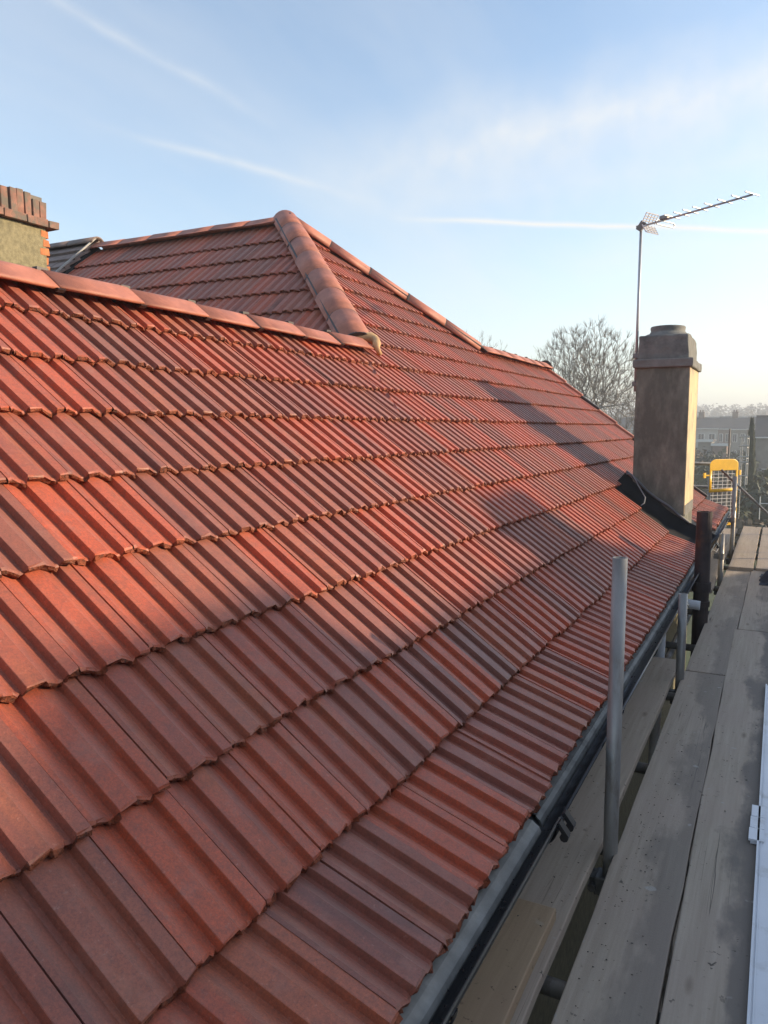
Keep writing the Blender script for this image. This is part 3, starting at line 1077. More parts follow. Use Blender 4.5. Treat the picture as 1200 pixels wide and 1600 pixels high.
# soil pipe stub, stubs and downpipe along the eaves
mesh_obj('vent_pipe', *tube([(-0.459, 6.02, -1.7), (-0.459, 6.02, -1.13), (-0.459, 6.02, -0.60)], 0.054, 18, hollow=True), 'iron', parent=house, smooth=False)
mesh_obj('pipe_collar', *tube([(-0.459, 6.02, -1.19), (-0.459, 6.02, -1.12)], 0.066, 18), 'iron', parent=house)
mesh_obj('pipe_collar', *tube([(-0.459, 6.02, -1.30), (-0.459, 6.02, -1.26)], 0.062, 18), 'iron', parent=house)
mesh_obj('waste_pipe', *tube([(-0.95, 5.72, -1.19), (-0.44, 5.72, -1.235)], 0.033, 16, hollow=True), 'pvc', parent=house, smooth=False)
mesh_obj('downpipe', *tube([(-0.615, 5.18, -1.10), (-0.63, 5.2, -1.3), (-0.66, 5.2, -3.0), (-0.66, 5.2, GZ + 0.2)], 0.034, 14), 'pvc', parent=house, smooth=True)
mesh_obj('cable', *tube([(-0.56, 7.9, -1.12), (-0.50, 8.1, -1.20), (-0.47, 8.5, -1.16), (-0.49, 8.8, -1.08)], 0.006, 6), 'cable', parent=house)

# ------------------------------------------------------------------ brick chimney at the far left (shared stack)
bc = thing('brick_chimney', 'brick topped chimney with lichen-stained render behind the near ridge', 'chimney', (-6.15, 4.2, -1.5))
BX = -5.80
yb0, yb1 = 3.55, 4.86
mesh_obj('stack', *taper_block(-6.5, BX, yb0, yb1 - 0.035, -1.5, 1.735, 0.0, 8, 0.004, 11), 'roughcast', parent=bc)
mesh_obj('mortar_core', *box(-6.46, BX - 0.012, yb0 + 0.03, yb1 - 0.05, 1.73, 1.995), 'joint', parent=bc)
rg = random.Random(9)


def brick(x0, x1, y0, y1, z0, z1, mat='brick', j=0.004, name='brick'):
    V, F = box(x0, x1, y0, y1, z0, z1)
    V = [(v[0] + rg.uniform(-j, j), v[1] + rg.uniform(-j, j), v[2] + rg.uniform(-j, j)) for v in V]
    return mesh_obj(name, V, F, mat, parent=bc, bevel=0.005)


# oversailing stretcher course
y = yb1 + 0.075
first = True
while y > yb0 - 0.05:
    L = 0.107 if first else 0.215
    first = False
    brick(BX - 0.10, BX + 0.055, y - L, y - 0.008, 1.742, 1.805)
    y -= L + 0.004
for k in range(3):
    brick(BX - 0.32 - k * 0.22, BX - 0.112 - k * 0.22, yb1 - 0.03, yb1 + 0.075, 1.742, 1.805)
# bricks on end, worn top line
y = yb1 - 0.02
i = 0
while y > yb0:
    top = 1.955 + 0.05 * (0.5 + 0.5 * math.sin((yb1 - y) * 7.5 + 0.2)) + rg.uniform(-.012, .012)
    if i < 2:
        top -= 0.03
    brick(BX - 0.10, BX + 0.012 + rg.uniform(-.008, .008), y - 0.066, y - 0.002, 1.808, top)
    y -= 0.075
    i += 1
for k in range(4):
    brick(BX - 0.18 - k * 0.075, BX - 0.114 - k * 0.075, yb1 - 0.10, yb1 - 0.012, 1.808, 1.955 + rg.uniform(-.02, .02))
# exposed corner where render has fallen away
z = 1.725
i = 0
while z > 0.9:
    L = (0.055 if i % 2 else 0.09) * (1.0 if i < 4 else 0.7) + rg.uniform(-.02, .02)
    brick(BX - 0.105, BX + 0.004 - (0.012 if i > 2 else 0), yb1 - L, yb1 - 0.002 + rg.uniform(-.006, .008), z - 0.066, z - 0.004, 'brick_raw', 0.005)
    z -= 0.075
    i += 1

# ------------------------------------------------------------------ older roof next door
nb = thing('adjoining_house', 'older dark brown roof beyond the pale strip, behind the brick topped chimney', 'house', (-9.0, 5.0, GZ))
for m in range(0, 7):
    for j in range(0, 9):
        v0 = -0.22 - 0.19 * m
        x1 = -7.212 - 0.265 * j
        p = Vector((x1 - 0.13, PY + v0 * CA - 0.02, PZ + v0 * SA + 0.06 + rg.uniform(-.004, .004)))
        q = p + Vector((0, CA, SA)) * 0.26 - Vector((0, -SA, CA)) * 0.035
        mesh_obj('tile', *obox(p, q, 0.26, 0.024, (0, -SA, CA)), 'brownroof', parent=nb)
mesh_obj('roof_slope', *prism([(-7.22, PY, PZ + .02), (-10.5, PY, PZ + .02), (-10.5, PY - 3.3 * CA, PZ - 3.3 * SA - .02), (-7.22, PY - 3.3 * CA, PZ - 3.3 * SA - .02)], (0, 0.05, -0.08)), 'felt', parent=nb)
mesh_obj('rear_slope', *prism([(-7.22, PY + 0.03, PZ), (-10.5, PY + 0.03, PZ), (-10.5, PY + 3.0 * CA, PZ - 3.0 * SA), (-7.22, PY + 3.0 * CA, PZ - 3.0 * SA)], (0, -0.05, -0.08)), 'brownroof', parent=nb)
for j in range(7):
    V, F = ridge_geo(random.Random(40 + j), length=0.40, r=0.115, hw=0.11)
    V = [(-7.195 - 0.41 * j - v[0], PY + v[1], PZ + 0.115 + v[2]) for v in V]
    mesh_obj('ridge_tile', V, [tuple(reversed(f)) for f in F], 'brownroof', parent=nb, smooth=True)
mesh_obj('wall', *box(-12.0, -7.0, 2.5, 10.8, GZ, -0.6), 'render_wall', parent=nb)
st = mesh_obj('bonding_strip', *obox((-7.22, PY - 0.02, PZ + 0.095), (-7.22, PY - 1.9 * CA, PZ - 1.9 * SA + 0.07), 0.018, 0.018, (0, -SA, CA)), 'concrete', parent=nb)

# ------------------------------------------------------------------ aerial on the chimney
ae = thing('television_aerial', 'grey television aerial on a mast clamped to the rendered chimney', 'aerial', (-1.235, 7.60, 0.35))
mast = mesh_obj('mast', *tube([(-1.235, 7.60, 0.35), (-1.232, 7.60, 1.885)], 0.013, 10), 'alu', parent=ae, smooth=True)
mesh_obj('mast_clamp', *cat_(box(-1.262, -1.208, 7.57, 7.63, 0.66, 0.70), box(-1.262, -1.208, 7.57, 7.63, 0.40, 0.44)), 'steel_dark', parent=ae)
b0, b1 = Vector((-1.25, 7.605, 1.852)), Vector((-0.285, 7.075, 1.878))
bd = (b1 - b0).normalized()
el = Vector((0.49, 0.87, 0)).normalized()
boom = mesh_obj('boom', *tube([b0, b1], 0.009, 8), 'alu', parent=ae, smooth=True)
mesh_obj('boom_clamp', *cat_(obox((-1.255, 7.60, 1.82), (-1.205, 7.59, 1.89), 0.05, 0.05, (0, 1, 0)), tube([(-1.262, 7.57, 1.85), (-1.262, 7.64, 1.85)], 0.012, 8)), 'steel_dark', parent=ae)
for i, s in enumerate((0.315, 0.40, 0.48, 0.565, 0.665, 0.775, 0.885, 0.99)):
    p = b0 + (b1 - b0) * s
    L = 0.215 - 0.003 * i
    mesh_obj('director', *tube([p - el * L / 2 + Vector((0, 0, .008)), p + el * L / 2 + Vector((0, 0, .008))], 0.0066, 6), 'alu', parent=ae)
p = b0 + (b1 - b0) * 0.245
dip = [p + el * 0.13 + Vector((0, 0, -.012)), p - el * 0.10 + Vector((0, 0, -.012)), p - el * 0.125 + Vector((0, 0, -.03)), p - el * 0.10 + Vector((0, 0, -.05)), p + el * 0.13 + Vector((0, 0, -.05)), p + el * 0.15 + Vector((0, 0, -.03)), p + el * 0.13 + Vector((0, 0, -.012))]
mesh_obj('folded_dipole', *tube(dip, 0.006, 6), 'alu', parent=ae)
mesh_obj('balun_box', *obox(p - bd * 0.04 + Vector((0, 0, .022)), p + bd * 0.04 + Vector((0, 0, .022)), 0.045, 0.035), 'steel_dark', parent=ae, bevel=0.004)
rc = b0 + (b1 - b0) * 0.09
for sgn in (-1, 1):
    # each half of the reflector: a small perforated panel that leans forward
    a = rc + Vector((0, 0, 0.012 * sgn))
    tip = a + Vector((0, 0, 0.075 * sgn)) + bd * (0.045) * (1 if sgn > 0 else 1)
    V, F = cat_(*[tube([a + (tip - a) * f - el * 0.085, a + (tip - a) * f + el * 0.085], 0.005, 5) for f in (0.15, 0.4, 0.65, 0.95)],
                *[tube([a + el * e, tip + el * e], 0.005, 5) for e in (-0.085, -0.042, 0.0, 0.042, 0.085)])
    mesh_obj('reflector_panel', V, F, 'whiteplas', parent=ae)

# ------------------------------------------------------------------ scaffold
DK = -1.42
scf = thing('tube_scaffold', 'galvanised tube scaffold standing along the gutter', 'scaffold', (-0.1, 6.0, GZ))
SX = -0.441
for (x, y, top, r_) in ((SX, 2.536, -0.415, .0242), (SX, 4.57, -0.928, .0242), (-0.438, 7.85, -0.985, .0242), (-0.432, 9.70, -0.545, .0242), (-0.855, 11.85, -0.70, .0242)):
    mesh_obj('standard', *tube([(x, y, GZ), (x, y, DK), (x, y, top)], r_, 20, hollow=True), 'steel', parent=scf, smooth=False)
for o in scf.children:
    for p_ in o.data.polygons:
        p_.use_smooth = len(p_.vertices) == 4
for (x, y) in ((0.95, 0.6), (0.95, 2.5), (0.95, 4.6), (0.95, 7.8), (0.95, 9.7), (0.95, 11.85)):
    mesh_obj('standard', *tube([(x, y, GZ), (x, y, DK + 1.1)], .0242, 14, hollow=True), 'steel', parent=scf)
TZ = DK - 0.038 - 0.026
for y in (0.55, 1.90, 2.66, 3.40, 4.42, 5.50, 6.6, 7.7, 8.9, 9.8, 10.9, 11.8):
    mesh_obj('transom', *tube([(-0.78, y, TZ), (1.05, y, TZ)], .0242, 14), 'steel', parent=scf, smooth=True)
for x in (-0.60, 1.0):
    mesh_obj('ledger', *tube([(x, -1.0, TZ - 0.052), (x, 12.3, TZ - 0.052)], .0242, 12), 'steel_dark', parent=scf, smooth=True)
for y in (2.536, 4.57, 7.85, 9.70):
    mesh_obj('coupler', *cat_(box(SX - 0.045, SX + 0.04, y - 0.035, y + 0.035, TZ - 0.085, TZ - 0.02), tube([(SX - 0.06, y + 0.03, TZ - 0.04), (SX + 0.05, y + 0.03, TZ - 0.04)], 0.014, 8)), 'steel_dark', parent=scf, bevel=0.006)
for (y_, z_) in ((2.536, DK - 0.12), (4.57, DK - 0.10), (7.85, -1.20), (9.70, -1.05)):
    mesh_obj('coupler', *cat_(tube([(SX, y_, z_ - 0.028), (SX, y_, z_ + 0.028)], 0.033, 14), box(SX - 0.062, SX - 0.026, y_ - 0.022, y_ + 0.022, z_ - 0.024, z_ + 0.024), tube([(SX - 0.05, y_ - 0.045, z_), (SX - 0.05, y_ + 0.03, z_)], 0.008, 8), tube([(SX - 0.05, y_ - 0.05, z_), (SX - 0.05, y_ - 0.036, z_)], 0.014, 6)), 'steel_dark', parent=scf)
for z in (-0.50, -0.835):
    mesh_obj('guard_rail', *tube([(-2.6, 11.9, z + 0.03), (-0.80, 11.9, z)], .0242, 10), 'steel', parent=scf, smooth=True)
for z in (DK + 0.55, DK + 1.0):
    mesh_obj('guard_rail', *tube([(1.0, -1.0, z), (1.0, 12.2, z)], .0242, 10), 'steel', parent=scf, smooth=True)
mesh_obj('brace', *tube([at(1127, 734, 9.76), at(1200, 803, 9.76), Vector((0.97, 9.76, -2.0))], .0135, 10), 'steel_dark', parent=scf)
for (px, y, z0, z1) in ((1139, 12.35, -2.2, 0.0),):
    b_ = at(px, 700, y)
    mesh_obj('standard', *tube([(b_.x, y, z0), (b_.x, y, z1)], .013, 8), 'steel', parent=scf)
# lower lift seen through the gap
for k in range(4):
    x0 = -0.75 + k * 0.235
    b_ = mesh_obj('scaffold_board', *box(x0, x0 + 0.225, -1.0, 12.0, -3.60, -3.56), 'board', loc=(x0 + 0.11, 5.5, -3.58))
    b_['wet'] = 0.0
    tag(b_, ['grey board of the lower lift nearest the house wall', 'second grey board from the wall on the lower lift', 'third grey board from the wall on the lower lift', 'outermost grey board of the lower lift'][k], 'board', 'boards of the lower lift')


def scaffold_board(x0, x1, y0, y1, z, label, wet=0.0, skew=0.0, wob=0.003, seed=0, thick=0.038):
    """a plank: closed box with slightly uneven edges"""
    rg = random.Random(seed)
    n = max(6, int((y1 - y0) / 0.25))
    V, F = [], []
    for i in range(n + 1):
        y = y0 + (y1 - y0) * i / n
        s = skew * (y - y0)
        a, b = rg.uniform(-wob, wob), rg.uniform(-wob, wob)
        dz = rg.uniform(-wob, wob) * 0.4
        xa, xb = x0 + s + a, x1 + s + b
        V += [(xa, y, z - thick), (xb, y, z - thick), (xb, y, z + dz), (xa, y, z + dz)]
    for i in range(n):
        a = i * 4
        for k in range(4):
            F.append((a + k, a + (k + 1) % 4, a + 4 + (k + 1) % 4, a + 4 + k))
    F.append((3, 2, 1, 0))
    F.append(tuple(n * 4 + k for k in range(4)))
    o = mesh_obj('scaffold_board', V, F, 'board', loc=((x0 + x1) / 2 + skew * (y1 - y0) / 2, (y0 + y1) / 2, z), bevel=0.004)
    o['wet'] = wet
    o['tone'] = 1.0 if seed == 2 else 0.0
    tag(o, label, 'board', 'boards of the working deck')
    return o


scaffold_board(-0.706, -0.481, 0.75, 4.95, DK, 'knotty board under the gutter, left of the gap with the poles', 0.0, 0.0, seed=1)
scaffold_board(-0.697, -0.472, -0.9, 2.08, DK + 0.044, 'short warm brown board with a split end, lying on top under the gutter', 0.0, -0.012, seed=2)
scaffold_board(-0.409, -0.184, -0.9, 4.74, DK, 'pale spattered board between the near pole and the long dark joint', 0.55, -0.005, seed=3)
scaffold_board(-0.172, 0.053, -0.9, 5.9, DK + 0.002, 'wet dark board in front, running under the white panels', 1.0, -0.007, seed=4)
scaffold_board(0.064, 0.289, -0.9, 5.2, DK, 'board mostly covered by the white panels', 0.7, -0.004, seed=5)
scaffold_board(-0.430, -0.206, 4.755, 8.47, DK, 'board beside the short pole, past the cracked board end', 0.45, 0.004, seed=6)
scaffold_board(-0.197, 0.028, 5.91, 8.52, DK + 0.004, 'purplish board leading to the navy bag', 0.6, 0.003, seed=7)
scaffold_board(-0.397, -0.172, 8.42, 12.05, DK + 0.036, 'pale raised board at the far end, nearest the gutter', 0.1, -0.001, seed=8)
scaffold_board(-0.150, 0.075, 8.45, 12.05, DK + 0.034, 'pale raised board at the far end, right of the wide gap', 0.15, 0.0, seed=9)
scaffold_board(-0.69, -0.47, 7.3, 12.0, DK, 'narrow board behind the far poles beneath the gutter end', 0.1, 0.0, seed=10)
scaffold_board(0.04, 0.265, 5.3, 8.5, DK, 'board under the navy bag at the edge of the deck', 0.5, 0.0, seed=12)


# crumbs of mortar and tile swept along the boards
rgc = random.Random(31)
V, F = [], []
for i in range(330):
    if rgc.random() < 0.6:
        y = rgc.gauss(2.7, 0.55)
        x = rgc.choice((rgc.uniform(-0.66, -0.50), rgc.uniform(-0.40, -0.25), rgc.uniform(-0.40, -0.30)))
    else:
        y, x = rgc.uniform(1.2, 8.0), rgc.uniform(-0.40, 0.0)
    z = DK + (0.046 if (x < -0.47 and y < 2.07) else 0.0025)
    if abs(x + 0.19 + 0.006 * y) < 0.02 or (x > -0.2 and z < DK + 0.0045):
        z = DK + 0.0045
    sz = rgc.uniform(0.0008, 0.0034)
    c = Vector((x, y, z))
    n = len(V)
    for d in ((1, 0, 0), (-1, 0, 0), (0, 1, 0), (0, -1, 0), (0, 0, 0.7)):
        V.append(c + Vector(d) * sz * rgc.uniform(0.5, 1.5))
    F += [(n, n + 2, n + 4), (n + 2, n + 1, n + 4), (n + 1, n + 3, n + 4), (n + 3, n, n + 4)]
crumbs = mesh_obj('mortar_crumbs', V, F, 'fence', loc=(-0.3, 3.0, DK))
tag(crumbs, 'dark crumbs of mortar and tile scattered over the boards', 'rubble', kind='stuff')


# white trim lying on the deck
def trim(x0, x1, y0, y1, z, label, seed):
    V, F = cat_(box(x0, x1, y0, y1, z, z + 0.009), box(x0 - 0.0005, x0 + 0.006, y0, y1, z + 0.0092, z + 0.017), box(x0 + 0.011, x0 + 0.0145, y0, y1, z + 0.0092, z + 0.0125))
    o = mesh_obj('trim_panel', V, F, 'pvc', loc=((x0 + x1) / 2, (y0 + y1) / 2, z))
    return tag(o, label, 'trim panel')


trim(-0.001, 0.205, -0.7, 4.62, DK + 0.004, 'long white plastic fascia panel lying along the right edge of the deck', 1)
V, F = cat_(box(-0.028, 0.02, 2.80, 2.885, DK + 0.0135, DK + 0.021), box(-0.026, 0.02, 2.889, 2.975, DK + 0.0135, DK + 0.021), box(-0.024, 0.02, 2.979, 3.07, DK + 0.0135, DK + 0.021), box(-0.022, 0.02, 2.80, 3.07, DK + 0.004, DK + 0.0133))
tag(mesh_obj('trim_offcut', V, F, 'pvc', loc=(0, 2.93, DK)), 'short ribbed white offcut poking out from under the white panel', 'trim offcut')


# navy bag
def bag():
    V, F = [], []
    nx, ny = 14, 12
    for j in range(ny + 1):
        for i in range(nx + 1):
            u, v = i / nx * 2 - 1, j / ny * 2 - 1
            r_ = math.sqrt(u * u + v * v)
            h = max(0.0, 1 - r_ ** 2.2) * 0.17 + 0.03 * mnoise.noise(Vector((u * 2.3, v * 2.3, 5))) * max(0, 1 - r_)
            x = 0.10 + u * 0.20 + 0.02 * mnoise.noise(Vector((u * 3, v * 3, 1)))
            y = 7.98 + v * 0.30
            V.append((x, y, DK + 0.008 + max(0.0, h)))
    for j in range(ny):
        for i in range(nx):
            a = j * (nx + 1) + i
            F.append((a, a + 1, a + nx + 2, a + nx + 1))
    n = len(V)
    V += [(v[0], v[1], DK + 0.006) for v in V]
    for j in range(ny):
        for i in range(nx):
            a = n + j * (nx + 1) + i
            F.append((a, a + nx + 1, a + nx + 2, a + 1))
    return V, F


tag(mesh_obj('cloth_bag', *bag(), 'navy', loc=(0.1, 7.98, DK), smooth=True), 'crumpled navy bag slumped on the deck at the right edge', 'bag')

# yellow ladder gate at the far end
gy = 11.62
gt = thing('ladder_gate', 'bright yellow ladder safety gate with wire mesh at the far scaffold corner', 'gate', (-0.70, gy, -1.42))
g0, g1 = at(1106, 800, gy).x, at(1148, 800, gy).x
ztop, zmid = at(1126, 718, gy).z, at(1126, 736, gy).z
zbar, zbot = at(1126, 768, gy).z, -1.40
# rounded top panel
poly = []
rr = 0.075
for i in range(7):
    t = R(180 - 15 * i)
    poly.append((g0 + rr + rr * math.cos(t), gy, ztop - rr + rr * math.sin(t)))
for i in range(7):
    t = R(90 - 15 * i)
    poly.append((g1 - rr + rr * math.cos(t), gy, ztop - rr + rr * math.sin(t)))
poly += [(g1, gy, zmid), (g0, gy, zmid)]
mesh_obj('top_panel', *prism(poly, (0, 0.03, 0)), 'yellow', parent=gt, bevel=0.006)
for x in (g0 + 0.014, g1 - 0.014):
    mesh_obj('side_rail', *tube([(x, gy + 0.015, zmid + 0.01), (x, gy + 0.015, zbar - 0.02 if x < -0.7 else zbot)], 0.015, 10), 'yellow', parent=gt, smooth=True)
mesh_obj('cross_bar', *tube([(g0, gy + 0.015, zbar), (g1, gy + 0.015, zbar + 0.01)], 0.022, 10), 'yellow', parent=gt, smooth=True)
V, F = cat_(*[tube([(g0 + 0.02, gy + 0.018, z_), (g1 - 0.02, gy + 0.018, z_)], 0.0032, 5) for z_ in [zmid - 0.05 * i for i in range(1, 14)]],
            *[tube([(x_, gy + 0.022, zmid), (x_, gy + 0.022, zmid - 0.70)], 0.0022, 5) for x_ in [g0 + 0.05 + 0.055 * i for i in range(7)]])
mesh = mesh_obj('wire_mesh', V, F, 'whiteplas', parent=gt)
mesh['kind'] = 'stuff'
mesh_obj('hinge', *cat_(tube([(g0 - 0.06, gy + 0.01, zmid - 0.10), (g0 - 0.06, gy + 0.01, zmid - 0.03)], 0.018, 8), obox((g0 - 0.06, gy + 0.01, zmid - 0.065), (g0, gy + 0.01, zmid - 0.065), 0.02, 0.02)), 'yellow', parent=gt)
mesh_obj('hinge', *cat_(tube([(g1 + 0.022, gy + 0.01, zmid - 0.07), (g1 + 0.022, gy + 0.01, zmid)], 0.016, 8)), 'yellow', parent=gt)
yl = at(1141, 812, gy)
mesh_obj('kick_plate', *prism([(yl.x - 0.07, gy, yl.z - 0.11), (yl.x + 0.04, gy, yl.z - 0.11), (yl.x + 0.06, gy, yl.z + 0.13), (yl.x + 0.0, gy, yl.z + 0.06)], (0, 0.02, 0)), 'yellow', parent=gt)

for _o in gt.children:
    for _v in _o.data.vertices:
        _v.co.y += (_v.co.x + BASE[gt].x - g0) * 1.15
    _o.data.update()

# ------------------------------------------------------------------ neighbouring house, right of the scaffold (casts the shade over the eaves)
nh = thing('neighbour_house', 'neighbouring house with a hipped brown roof beside the scaffold', 'house', (6.0, 2.5, GZ))
NRX, NRZ, NRY0, NRY1 = 6.0, 1.76, -5.5, 9.2
EX0, EX1, EZ, EY1, EY0 = 2.75, 9.25, -1.15, 12.2, -8.7
mesh_obj('wall', *box(3.1, 8.9, -8.3, 11.8, GZ, EZ - 0.05), 'farbrick', parent=nh)
for poly in ([(EX0, EY0, EZ), (EX0, EY1, EZ), (NRX, NRY1, NRZ), (NRX, NRY0, NRZ)],
             [(EX1, EY1, EZ), (EX1, EY0, EZ), (NRX, NRY0, NRZ), (NRX, NRY1, NRZ)],
             [(EX0, EY1, EZ), (EX1, EY1, EZ), (NRX, NRY1, NRZ)],
             [(EX1, EY0, EZ), (EX0, EY0, EZ), (NRX, NRY0, NRZ)]):
    mesh_obj('roof_slope', *prism(poly, (0, 0, -0.12)), 'brownroof', parent=nh)
mesh_obj('ridge_cap', *tube([(NRX, NRY0, NRZ), (NRX, NRY1, NRZ)], 0.06, 10), 'brownroof', parent=nh)
mesh_obj('chimney', *cat_(box(5.75, 6.25, 8.25, 8.95, 0.4, 2.08), box(5.71, 6.29, 8.21, 8.99, 2.08, 2.17)), 'farbrick', parent=nh)
mesh_obj('chimney', *cat_(box(5.72, 6.28, 5.2, 6.0, 0.4, 1.94), box(5.68, 6.32, 5.16, 6.04, 1.94, 2.01)), 'farbrick', parent=nh)  # unseen stack added to raise a hump in the shade over the eaves
for y in (-3.0, 1.0, 5.0, 9.0):
    wdw = mesh_obj('window', *box(3.06, 3.12, y, y + 1.2, -3.6, -2.4), 'frame', parent=nh)
    mesh_obj('pane', *box(3.045, 3.058, y + 0.07, y + 1.13, -3.53, -2.47), 'glass', parent=wdw)

# ------------------------------------------------------------------ background: trees
def bare_tree(name, label, base, trunk_top, crown_c, crown_r, seed, n=420, tw=5, group='bare winter trees'):
    """limbs reach for points spread through the crown, each from the nearest limb already grown"""
    rg = random.Random(seed)
    base, top = Vector(base), Vector(trunk_top)
    t = thing(name, label, 'tree', base, group)
    cc, cr = Vector(crown_c), Vector(crown_r)
    mid = (base + top) / 2 + Vector((rg.uniform(-.1, .1), rg.uniform(-.1, .1), 0))
    mesh_obj('trunk', *tube([base, mid, top], [0.26, 0.20, 0.15], 9), 'bark', parent=t, smooth=True)
    targets = []
    while len(targets) < n:
        d = Vector((rg.gauss(0, 1), rg.gauss(0, 1), rg.gauss(0, 1))).normalized()
        f = rg.random() ** 0.42
        f *= 1 + 0.10 * mnoise.noise(d * 2.5 + cc)
        p = cc + Vector((d.x * cr.x, d.y * cr.y, d.z * cr.z)) * f
        if d.z < -0.55 and f > 0.5:
            continue
        targets.append(p)
    targets.sort(key=lambda p: (p - top).length)
    pos, par, depth = [base + (top - base) * 0.72, top.copy()], [-1, 0], [0.0, (top - base).length * 0.28]
    for p in targets:
        best, bi = 1e9, 0
        for i, q in enumerate(pos):
            dv = p - q
            d = dv.length
            out = (q - pos[0]).normalized() if i else Vector((0, 0, 1))
            c = d * (1.35 - 0.35 * (out.dot(dv) / max(d, 1e-4))) + 0.30 * depth[i]
            if c < best:
                best, bi = c, i
        q = pos[bi]
        d = (p - q).length
        m = max(1, int(d / 0.42))
        prev = bi
        up = Vector((0, 0, 1))
        for k in range(1, m + 1):
            f = k / m
            w_ = q + (p - q) * f + Vector((rg.gauss(0, .03), rg.gauss(0, .03), rg.gauss(0, .03))) * min(1, d) - up * 0.10 * d * math.sin(math.pi * f) * (1 - f)
            pos.append(w_)
            par.append(prev)
            depth.append(depth[prev] + d / m)
            prev = len(pos) - 1
    load = [0.0] * len(pos)
    kids = [0] * len(pos)
    for i in range(len(pos) - 1, 0, -1):
        if kids[i] == 0:
            load[i] = 1.0
        load[par[i]] += load[i]
        kids[par[i]] += 1
    rad = [0.0085 * (l ** 0.43) for l in load]
    VB, FB, VT, FT = [], [], [], []
    for i in range(1, len(pos)):
        a = par[i]
        V, F = tube([pos[a], pos[i]], [min(rad[a], rad[i] * 1.35), rad[i]], 5 if rad[i] > 0.02 else 3, caps=False)
        A_, B_ = (VB, FB) if rad[i] > 0.02 else (VT, FT)
        k = len(A_)
        A_ += V
        B_ += [tuple(q + k for q in f) for f in F]
        if rad[i] < 0.022:
            dd = (pos[i] - pos[a]).normalized()
            outw = (pos[i] - (cc - Vector((0, 0, cr.z * 0.8)))).normalized()
            for c in range(tw if kids[i] == 0 else 2):
                nd = (dd * 0.6 + outw * 0.8 + Vector((rg.gauss(0, .45), rg.gauss(0, .45), rg.gauss(0.1, .4)))).normalized()
                L = rg.uniform(0.2, 0.46)
                m1_ = pos[i] + nd * L * .5
                e_ = m1_ + (nd + Vector((rg.gauss(0, .2), rg.gauss(0, .2), .25))).normalized() * L * .5
                V, F = tube([pos[i], m1_, e_], [0.006, 0.0048, 0.003], 3, caps=False)
                k = len(VT)
                VT += V
                FT += [tuple(q + k for q in f) for f in F]
    mesh_obj('branches', VB, FB, 'bark', parent=t)
    tw_ = mesh_obj('twigs', VT, FT, 'twig', parent=t)
    tw_['kind'] = 'stuff'
    return t


c1 = at(915, 600, 36)
bare_tree('bare_tree', 'large bare round-headed tree behind the roof, left of the rendered chimney', (c1.x + .3, 36, GZ), (c1.x + .2, 36, c1.z - 2.7), (c1.x, 36, c1.z - 0.1), (2.7, 2.5, 2.7), 3, n=1400, tw=10)
c2 = at(742, 560, 48)
bare_tree('bare_tree', 'bare tree with only its twig tips above the far ridge', (c2.x, 48, GZ), (c2.x, 48, c2.z - 3.2), (c2.x, 48, c2.z - 1.0), (2.6, 2.6, 2.6), 8, n=260)
c3 = at(975, 655, 46)
bare_tree('bare_tree', 'lower bare tree right behind the rendered chimney', (c3.x + .6, 46, GZ), (c3.x + .5, 46, c3.z - 2.4), (c3.x + .4, 46, c3.z - 0.2), (2.6, 2.3, 2.4), 12, n=600, tw=9)


def foliage(c, r, n, size, rg, shell=0.55):
    V, F = [], []
    c = Vector(c)
    for i in range(n):
        d = Vector((rg.gauss(0, 1), rg.gauss(0, 1), rg.gauss(0, 1))).normalized()
        rad = shell + (1 - shell) * rg.random() ** 0.5
        lump = 1 + 0.28 * mnoise.noise(d * 2.3 + c)
        p = c + Vector((d.x * r[0], d.y * r[1], d.z * r[2])) * rad * lump
        a = Vector((rg.gauss(0, 1), rg.gauss(0, 1), rg.gauss(0, 1))).normalized()
        b = a.cross(d + Vector((.01, .02, .03))).normalized()
        s = size * rg.uniform(0.5, 1.3)
        k = len(V)
        V += [p - a * s - b * s * .5, p + a * s - b * s * .5, p + a * s * .6 + b * s * .6, p - a * s * .6 + b * s * .6]
        F.append((k, k + 1, k + 2, k + 3))
    return V, F


def shrub(name, label, cat, x, y, w, h, mat, seed, n=500, size=0.14, group=None, zg=GZ):
    rg = random.Random(seed)
    t = thing(name, label, cat, (x, y, zg), group)
    mesh_obj('stem', *tube([(x, y, zg), (x, y, zg + h * 0.55)], [0.07, 0.03], 6), 'bark', parent=t)
    V, F = [], []
    for i in range(3):
        cx_ = x + rg.uniform(-.35, .35) * w * 0.6
        V2, F2 = foliage((cx_, y + rg.uniform(-.3, .3) * w * 0.5, zg + h * rg.uniform(0.42, 0.56)), (w * 0.42, w * 0.42, h * 0.47), n // 3, size, rg)
        V, F = cat_((V, F), (V2, F2))
    f = mesh_obj('foliage', V, F, mat, parent=t)
    f['kind'] = 'stuff'
    return t


